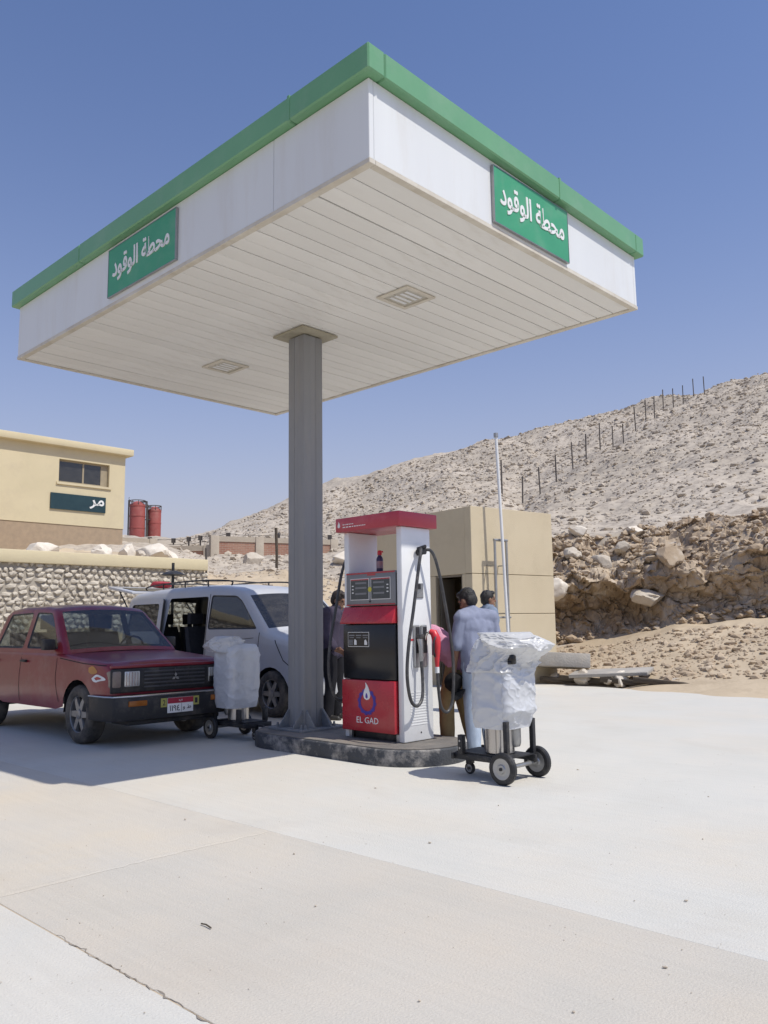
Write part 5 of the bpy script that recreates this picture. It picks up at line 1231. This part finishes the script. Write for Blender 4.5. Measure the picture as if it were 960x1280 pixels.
    for s_ in ('l', 'r'):
        an = V('ankle_'+s_); f = J.get('foot', .12); b = MB()
        ellip(b, an+Vector((.02, 0, -.035)), (.055, .042, .05)); capsule(b, an+Vector((-.03, 0, -.055)), .036, an+Vector((.16, .01 if s_ == 'l' else -.01, -.062)), .03)
        b.box(an.x-.07, an.x+.19, an.y-.036, an.y+.036, .0, .025)
        fuse('shoe', b, shoe, P, .010, 2)
    return P
M['eye'] = pm('eye', (.05, .04, .035), (.03, .025, .02), rough=.2)
def cloth(name, c, c2=None, weave=250): return pm(name, c, c2, scale=9, rough=.9, bump=.25, bscale=weave, spec=.15)
skin = pm('tan skin', (.28, .155, .10), (.23, .12, .075), scale=14, rough=.55, spec=.35)
hair = pm('black hair', (.014, .012, .011), (.008, .007, .007), scale=60, rough=.5, bump=.5, bscale=120)
def joints(**kw):
    J = dict(hip=(0, 0, .93), chest=(.015, 0, 1.30), neck=(.01, 0, 1.47), head=(.03, 0, 1.60), shoulder_l=(0, .175, 1.405), shoulder_r=(0, -.175, 1.405),
             elbow_l=(-.03, .235, 1.12), elbow_r=(-.03, -.235, 1.12), wrist_l=(.04, .245, .88), wrist_r=(.04, -.245, .88), hand_l=(.07, .24, .78), hand_r=(.07, -.24, .78),
             knee_l=(.02, .10, .50), knee_r=(.02, -.10, .50), ankle_l=(-.02, .11, .09), ankle_r=(-.02, -.11, .09))
    J.update(kw); return J
blue_shirt = cloth('pale blue shirt', (.26, .285, .38), (.22, .242, .325))
jeans = cloth('washed jeans', (.43, .50, .59), (.34, .41, .50))
shoes = pm('dark shoes', (.03, .027, .025), rough=.5)
person('man in a pale blue shirt and jeans seen from behind beside the fuel pump', (.968, 8.68, 0), R(122),
    joints(chest=(.05, 0, 1.285), neck=(.085, .0, 1.45), head=(.155, .02, 1.575), pitch=.45, yaw=.25, shoulder_l=(.05, .185, 1.385), shoulder_r=(.03, -.185, 1.39), elbow_l=(.06, .255, 1.10), wrist_l=(.13, .235, .87), hand_l=(.15, .23, .77), elbow_r=(.0, -.25, 1.11), wrist_r=(.14, -.22, .93), hand_r=(.22, -.19, .86), fwd_l=(1, 0, 0)),
    blue_shirt, jeans, skin, hair, shoes, sleeve=.98, seed=1, scale=.985)
person('man in a pink shirt and khaki trousers bending over behind the fuel pump', (.775, 8.90, 0), R(165),
    joints(hip=(.0, 0, .93), chest=(.28, 0, 1.165), neck=(.43, 0, 1.20), head=(.55, 0, 1.20), pitch=.9, shoulder_l=(.37, .17, 1.19), shoulder_r=(.37, -.17, 1.19), elbow_l=(.46, .20, .93), elbow_r=(.46, -.2, .93), wrist_l=(.58, .16, .75), wrist_r=(.58, -.16, .75), hand_l=(.64, .14, .67), hand_r=(.64, -.14, .67), knee_l=(.12, .11, .5), knee_r=(-.02, -.11, .5), ankle_l=(.12, .12, .09), ankle_r=(-.12, -.12, .09)),
    cloth('pink shirt', (.62, .32, .42), (.55, .27, .37)), cloth('khaki trousers', (.33, .24, .12), (.26, .185, .09)), skin, hair, shoes, sleeve=1.7, seed=5)
person('dark haired man whose head shows above the blue shirted shoulder near the booth', (1.53, 12.5, 0), R(14), joints(), cloth('grey blue shirt', (.22, .27, .36)), cloth('dark trousers', (.04, .04, .05)), skin, hair, shoes, seed=9, scale=1.04)
chk = cloth('dark checked shirt', (.075, .062, .09), (.05, .045, .07))
person('man in a dark checked shirt standing between the column and the fuel pump', (-.76, 11.9, 0), R(-25),
    joints(chest=(.03, 0, 1.30), neck=(.06, 0, 1.46), head=(.10, 0, 1.585), pitch=.35, elbow_r=(.02, -.24, 1.12), wrist_r=(.15, -.2, .93), hand_r=(.24, -.18, .9), elbow_l=(.02, .24, 1.12), wrist_l=(.2, .18, .98), hand_l=(.28, .15, .96)),
    chk, cloth('black trousers', (.018, .018, .022)), skin, pm('brown black hair', (.03, .02, .016), rough=.6), shoes, sleeve=1.8, seed=13, scale=1.05)
# black cap held low in the hand of the blue-shirted man
cpk = thing('black_cap', 'black cap held in the hand of the man in the blue shirt', 'cap', (.705, 8.62, .71), R(150))
b = MB(); b.lathe([(.085, -.05), (.098, -.03), (.10, .02), (.085, .07), (.05, .10), (.01, .11)], 24, Matrix.Rotation(R(70), 4, 'Y')); b.build('crown', cloth('black cloth', (.012, .012, .013)), cpk)
b = MB(); b.prism([(-.08, -.02), (-.06, .07), (0, .11), (.06, .07), (.08, -.02)], -.004, .004, Matrix.Translation((-.03, 0, -.08)) @ Matrix.Rotation(R(-60), 4, 'X')); b.build('brim', M['black'], cpk)

# ------------------------------------------------------------------ background at left
# stone retaining wall with cream coping, running across the forecourt end
sw_ = thing('stone_wall', 'rough stone retaining wall with a cream coping behind the van', 'wall', S(-9.75, 5.15, 0), RZ)
M['stone'] = pm('wall stones', (.60, .545, .455), (.46, .41, .335), scale=1.4, rough=.9, bump=.5, bscale=14, dirt=(.6, .55, .46), dscale=3, damt=.5)
b = MB(); b.box(-.55, -.06, -15, 0, -.3, 2.66); b.build('wall_core', pm('stone mortar', (.44, .39, .32), (.37, .33, .27), scale=6, rough=.95), sw_)
b = MB(); b.box(-.62, .04, -15, .05, 2.665, 2.93); b.build('coping', M['yellow_wall'], sw_, bevel=.02)
rn = random.Random(21); V = []; F = []; nv = 0
z = 1.3
while z < 2.66:
    y = -11.0; hgt = rn.uniform(.10, .15)
    while y < -.05:
        wd_ = rn.uniform(.10, .25); pv, pf = protos[rn.randrange(6)]
        P = pv*np.array([.075, wd_*.66, hgt*.86]); th = rn.uniform(-.3, .3); c_, q_ = math.cos(th), math.sin(th)
        V += list(zip(P[:, 0]-.055+rn.uniform(-.015, .02), P[:, 1]*c_-P[:, 2]*q_+y+wd_/2, P[:, 1]*q_+P[:, 2]*c_+z+hgt/2+rn.uniform(-.03, .03))); F += [tuple(k+nv for k in f) for f in pf]; nv += len(pv); y += wd_*.98
    z += hgt*.92
me = bpy.data.meshes.new('stone_facing'); me.from_pydata(V, [], F); me.update(); so_ = link('stone_facing', me, M['stone'], sw_); so_['kind'] = 'stuff'
def on_t(a, y, dz=0): return (a*y, y, terrain_z(a*y, y)+dz)
G = 'white boulders above the stone wall'
for i, (a, y, sx, sy, sz, rz, lab) in enumerate(((-.314, 21.5, .26, .3, .34, .3, 'tall rounded white boulder above the stone wall'), (-.283, 22.0, .42, .4, .34, .1, 'long white boulder above the right part of the stone wall'), (-.345, 21.5, .38, .4, .26, .9, 'low flat pale boulder above the stone wall at the left edge of the photo'), (-.264, 22.2, .26, .3, .26, 2, 'white boulder at the right end of the boulder row above the wall'), (-.298, 21.6, .17, .2, .2, 1, 'small grey boulder between the tall and the long white boulders'), (-.42, 21.0, .5, .4, .32, .6, 'white boulder above the stone wall beyond the left edge of the photo'))):
    boulder(60+i, on_t(a, y, sz*.45), sx, sy, sz, rz, lab, 'white_rock' if i != 4 else 'rock', G)

# cream building
BX, BY = -20.45, 8.73
bd = thing('cream_building', 'cream rendered building with overhanging flat roof at the left edge', 'building', S(BX, BY, 0), RZ)
ZB, ZR = 4.9, 7.62
segs = [(-14, -5.6), (-5.0, -3.4)]
win = [(-2.5, -.62), (-7.6, -5.4)]
yb = [-14, -7.6, -5.4, -2.5, -.62, 0]
for i in range(5):
    y0, y1 = yb[i], yb[i+1]
    if (y0, y1) in win:
        b = MB(); b.box(-.25, 0, y0, y1, ZB, 6.38); b.build('wall_panel', M['yellow_wall'], bd)
        b = MB(); b.box(-.25, 0, y0, y1, 7.2, ZR); b.build('wall_panel', M['yellow_wall'], bd)
        wn = MB(); wn.box(-.16, -.12, y0, y1, 6.38, 6.44); wn.box(-.16, -.12, y0, y1, 7.14, 7.2); wn.box(-.16, -.12, y0, y0+.06, 6.44, 7.14); wn.box(-.16, -.12, y1-.28, y1, 6.44, 7.14); wn.box(-.16, -.12, (y0+y1)/2-.03, (y0+y1)/2+.03, 6.44, 7.14)
        wo_ = wn.build('window', pm('window frame', (.36, .30, .2), (.3, .25, .17), rough=.6), bd)
        b = MB(); b.box(-.145, -.135, y0+.06, y1-.28, 6.44, 7.14); b.build('pane', M['glass_dark'], wo_)
        b = MB(); b.box(-.05, .05, y0-.08, y1+.08, 6.30, 6.378); b.build('sill', M['yellow_wall'], wo_)
    else:
        b = MB(); b.box(-.25, 0, y0, y1, ZB, ZR); b.build('wall_panel', M['yellow_wall'], bd)
b = MB(); b.box(-9, -.25, -.25, 0, ZB, ZR); b.build('wall_panel', M['yellow_wall'], bd)
b = MB(); b.box(-9, -8.75, -14, -.25, ZB, ZR); b.build('wall_panel', M['hollow'], bd)
b = MB(); b.box(-9.4, .22, -14.5, .22, ZR, ZR+.24); b.build('roof_slab', M['yellow_wall'], bd, bevel=.02)
b = MB(); b.box(-9, -.02, -14, -.02, 3.0, ZB); b.build('foundation', pm('tan plinth', (.40, .30, .2), (.33, .25, .17), rough=.9), bd)
bs = thing('building_sign', 'dark teal sign board with white Arabic letters on the cream building', 'sign', S(BX, BY-1.17, 5.70), RZ)
b = MB(); b.box(.01, .05, -1.6, .42, -.28, .28); b.build('board', pm('dark teal board', (.018, .05, .06), (.014, .04, .05), rough=.4), bs)
text_part('lettering', '\ufeae\ufee3', M['letter'], bs, .34, .55, Matrix.Translation((.052, .08, .0)) @ YZ, .008, .02)

# brick walls
def brick(name):
    m = bpy.data.materials.new(name); m.use_nodes = True; t = m.node_tree; b = t.nodes['Principled BSDF']; L = t.links.new
    tc = _n(t, 'ShaderNodeTexCoord'); mp = _n(t, 'ShaderNodeMapping'); mp.inputs['Rotation'].default_value = (PI/2, 0, 0)
    L(tc.outputs['Object'], mp.inputs[0])
    br = _n(t, 'ShaderNodeTexBrick'); br.inputs['Color1'].default_value = (.36, .17, .115, 1); br.inputs['Color2'].default_value = (.30, .135, .09, 1); br.inputs['Mortar'].default_value = (.38, .30, .24, 1)
    br.inputs['Scale'].default_value = 1; br.inputs['Brick Width'].default_value = .22; br.inputs['Row Height'].default_value = .075; br.inputs['Mortar Size'].default_value = .008
    L(mp.outputs[0], br.inputs['Vector'])
    nz = _n(t, 'ShaderNodeTexNoise'); nz.inputs['Scale'].default_value = 1.2; nz.inputs['Detail'].default_value = 8; L(tc.outputs['Object'], nz.inputs['Vector'])
    mr = _n(t, 'ShaderNodeMapRange'); mr.inputs[1].default_value = .4; mr.inputs[2].default_value = .75; mr.inputs[4].default_value = .6; L(nz.outputs[0], mr.inputs[0])
    mx = _n(t, 'ShaderNodeMix', data_type='RGBA'); mx.inputs[7].default_value = (.42, .30, .22, 1); L(mr.outputs[0], mx.inputs[0]); L(br.outputs[0], mx.inputs[6]); L(mx.outputs[2], b.inputs['Base Color'])
    b.inputs['Roughness'].default_value = .95
    bp = _n(t, 'ShaderNodeBump'); bp.inputs['Strength'].default_value = .5; bp.inputs['Distance'].default_value = .01; L(br.outputs[1], bp.inputs['Height']); bp.invert = True; L(bp.outputs[0], b.inputs['Normal'])
    return m
M['brick'] = brick('red brick')
M['pier'] = pm('concrete pier', (.48, .42, .33), (.40, .34, .27), scale=2, rough=.9, bump=.3, bscale=20)
def brick_wall(label, p0, p1, z0, z1, piers):
    p0, p1 = Vector((*p0, 0)), Vector((*p1, 0)); d = p1-p0; L_ = d.length; rz = math.atan2(d.y, d.x)
    w_ = thing('brick_wall', label, 'wall', p0, rz)
    xs = [0]+[L_*q for q in piers]+[L_]; 
    for i, x in enumerate(xs):
        b = MB(); b.box(x-.17, x+.17, -.17, .17, z0-1.5, z1+.02); b.build('pier', M['pier'], w_, bevel=.01)
        if i: b = MB(); b.box(xs[i-1]+.17, x-.17, -.11, .11, z0-1.5, z1-.22); b.build('brick_panel', M['brick'], w_)
        if i: b = MB(); b.box(xs[i-1]+.17, x-.17, -.14, .14, z1-.219, z1-.002); b.build('ring_beam', M['pier'], w_)
    return w_
brick_wall('red brick wall with pale concrete piers on the sandy rise behind the van', (-6.86, 33.0), (-2.2, 35.2), 3.6, 4.92, (.36, .68))
brick_wall('lower brick wall section left of the main brick wall', (-8.9, 33.2), (-7.1, 33.1), 3.0, 4.55, ())
brick_wall('long low brick wall below the red silos', (-17.0, 31.0), (-10.2, 36.0), 3.4, 5.15, (.3, .62))

# barbed wire line
bw = thing('barbed_wire_fence', 'barbed wire strands on small forked posts above the brick wall', 'fence', (-10.6, 37, 0), 0)
pts = [(-10.6, 37.), (-9.4, 36.5), (-8.6, 36.), (-8.0, 35.6), (-6.6, 34.6), (-4.6, 35.4), (-2.4, 36.)]
tops = []
for k, (x, y) in enumerate(pts):
    z = 5.05+.12*(k == 0); b = MB(); lx_, ly_ = x+10.6, y-37
    b.cyl((lx_, ly_, 3.5), (lx_, ly_, z), .04, n=6); b.box(lx_-.09, lx_+.09, ly_-.04, ly_+.04, z-.02, z+.18); b.cyl((lx_, ly_, z-.25), (lx_+.3, ly_, z-.5), .02, n=5); b.build('forked_post', M['post'], bw)
    tops.append((lx_, ly_, z+.15))
for q in (0, -.22):
    P = []
    for i in range(len(tops)-1):
        for j in range(6):
            t = j/6; a, c = tops[i], tops[i+1]; P.append((a[0]+(c[0]-a[0])*t, a[1]+(c[1]-a[1])*t, a[2]+(c[2]-a[2])*t+q-.25*t*(1-t)))
    P.append((tops[-1][0], tops[-1][1], tops[-1][2]+q)); b = MB(); b.tube(P, .012, 4); b.build('wire', M['post'], bw)

# silos
M['silo'] = pm('red silo paint', (.36, .085, .07), (.29, .065, .055), scale=1.2, rough=.6, dirt=(.40, .22, .17), dscale=1.5, damt=.5)
def silo(label, x, y, z0, z1, r, legs):
    s_ = thing('silo', label, 'silo', (x, y, z0), .4, 'red silos')
    h = z1-z0
    b = MB(); b.lathe([(r*.25, legs*.35), (r, legs), (r, h), (r*.96, h+.05), (r*.3, h+.22)], 32); b.build('tank', M['silo'], s_)
    for t in (.12, .42, .72, .98):
        b = MB(); zz = legs+(h-legs)*t; b.lathe([(r*1.0, zz-.05), (r*1.03, zz-.04), (r*1.03, zz+.04), (r*1.0, zz+.05)], 32); b.build('band', M['silo'], s_)
    for k in range(4):
        a = PI/4+k*PI/2; b = MB(); b.cyl((r*.85*math.cos(a), r*.85*math.sin(a), -1.5), (r*.85*math.cos(a), r*.85*math.sin(a), legs+.1), .07, n=8); b.build('leg', M['silo'], s_)
    b = MB()
    for q in (-.17, .17): b.cyl((-r*1.12, q, .3), (-r*1.12, q, h+.3), .025, n=6)
    z = .5
    while z < h+.4: b.cyl((-r*1.12, -.17, z), (-r*1.12, .17, z), .015, n=5); z += .3
    b.build('ladder', M['post'], s_)
    b = MB(); n = 16
    b.tube([(r*1.0*math.cos(2*PI*k/n), r*1.0*math.sin(2*PI*k/n), h+.25) for k in range(n+1)], .025, 5)
    for k in range(0, n, 2): b.cyl((r*1.0*math.cos(2*PI*k/n), r*1.0*math.sin(2*PI*k/n), h), (r*1.0*math.cos(2*PI*k/n), r*1.0*math.sin(2*PI*k/n), h+.25), .02, n=5)
    b.build('guard_rail', M['post'], s_)
    return s_
silo('wider red silo next to the cream building', -13.61, 45., 5.2, 8.0, .42, .6)
silo('slimmer red silo further from the cream building', -12.77, 45.4, 4.2, 7.75, .35, 1.0)
b = MB(); b.tube([(-13.1, 45, 4.5), (-13.1, 45, 8.2), (-13.1, 45, 8.22)], .05, 6); b.tube([(-13.5, 45, 8.2), (-13.1, 45, 8.2)], .04, 6)
for z in (6.2, 7.2, 7.9): b.tube([(-13.3, 45, z), (-12.9, 45, z)], .03, 6)
tag(b.build('pipe_mast', M['post']), 'thin dark pipe mast between the two red silos', 'pipe mast')
# poles
for x, y, z1, lab in ((-3.37, 25.6, 4.35, 'weathered wooden pole in the sand in front of the brick wall'), (-4.42, 20.4, 3.25, 'thin dark pole at the right end of the stone wall')):
    o = MB(); h0 = terrain_z(x, y)-.3; o.tube([(0, 0, 0), (.01, 0, (z1-h0)*.5), (-.02, 0, z1-h0)], .045 if y > 22 else .025, 8); o = o.build('pole', wd if y > 22 else M['post']); o.location = (x, y, h0); tag(o, lab, 'pole')
boulder(90, on_t(-.043, 31, .25), .75, .5, .4, .4, 'pale slanted boulder on the sand between the column and the pump', 'white_rock', None, .3)
boulder(91, on_t(-.16, 30.5, .15), .5, .4, .3, 1.4, 'tan boulder in front of the brick wall pier', 'rock')

# ------------------------------------------------------------------ litter on the forecourt
deb = [(gx_, gy_) for gx_, gy_ in ((-.35, 4.1), (.25, 5.2), (-.55, 5.0), (1.4, 4.1), (.1, 3.1), (.8, 6.2), (1.9, 5.2), (-1.4, 5.9), (1.05, 3.35), (.62, 3.0), (-.1, 6.9), (2.4, 6.4), (1.7, 7.6))]
V = []; F = []; nv = 0; rn = random.Random(33)
for i in range(260):
    if i < len(deb): x, y = deb[i]; s_ = rn.uniform(.006, .011)
    else:
        y = rn.uniform(2.6, 9.0); x = rn.uniform(-.5, .5)*y*.95; s_ = rn.uniform(.0015, .0045)
    pv, pf = protos[rn.randrange(6)]; P = pv*s_*np.array([rn.uniform(.8, 1.5), 1, .8])
    V += list(zip(P[:, 0]+x, P[:, 1]+y, P[:, 2]+s_*.4+.003)); F += [tuple(k+nv for k in f) for f in pf]; nv += len(pv)
me = bpy.data.meshes.new('pebbles'); me.from_pydata(V, [], F); me.update(); tag(link('pebbles', me, M['rubble']), 'tiny grit and pebbles scattered over the pale concrete', 'pebbles', kind='stuff')
b = MB(); b.tube([(-.025, .02, .008), (0, 0, .011), (.03, -.035, .008)], .0035, 6); o = b.build('twig', wd); o.location = (-.815, 3.86, 0); tag(o, 'short dark twig lying on the concrete in the foreground', 'twig')
# ragged cracked joint in the left foreground
rn = random.Random(5); P = []
for i in range(90):
    t = i/89; P.append((3.6+t*2.2, -4.5+.02*noise.noise(Vector((t*30, 0, 0)))+.008*rn.uniform(-1, 1), 0))
b = MB(); v = []
for p in P: hw = .001+.004*rn.random()**4; v += [(p[0], p[1]-hw, .0022), (p[0], p[1]+hw, .0022)]
b.add(v, [(2*i, 2*i+1, 2*i+3, 2*i+2) for i in range(89)]); co = b.build('joint_crack', pm('crack dirt', (.30, .26, .21), (.2, .17, .135), scale=20, rough=.95), fc)
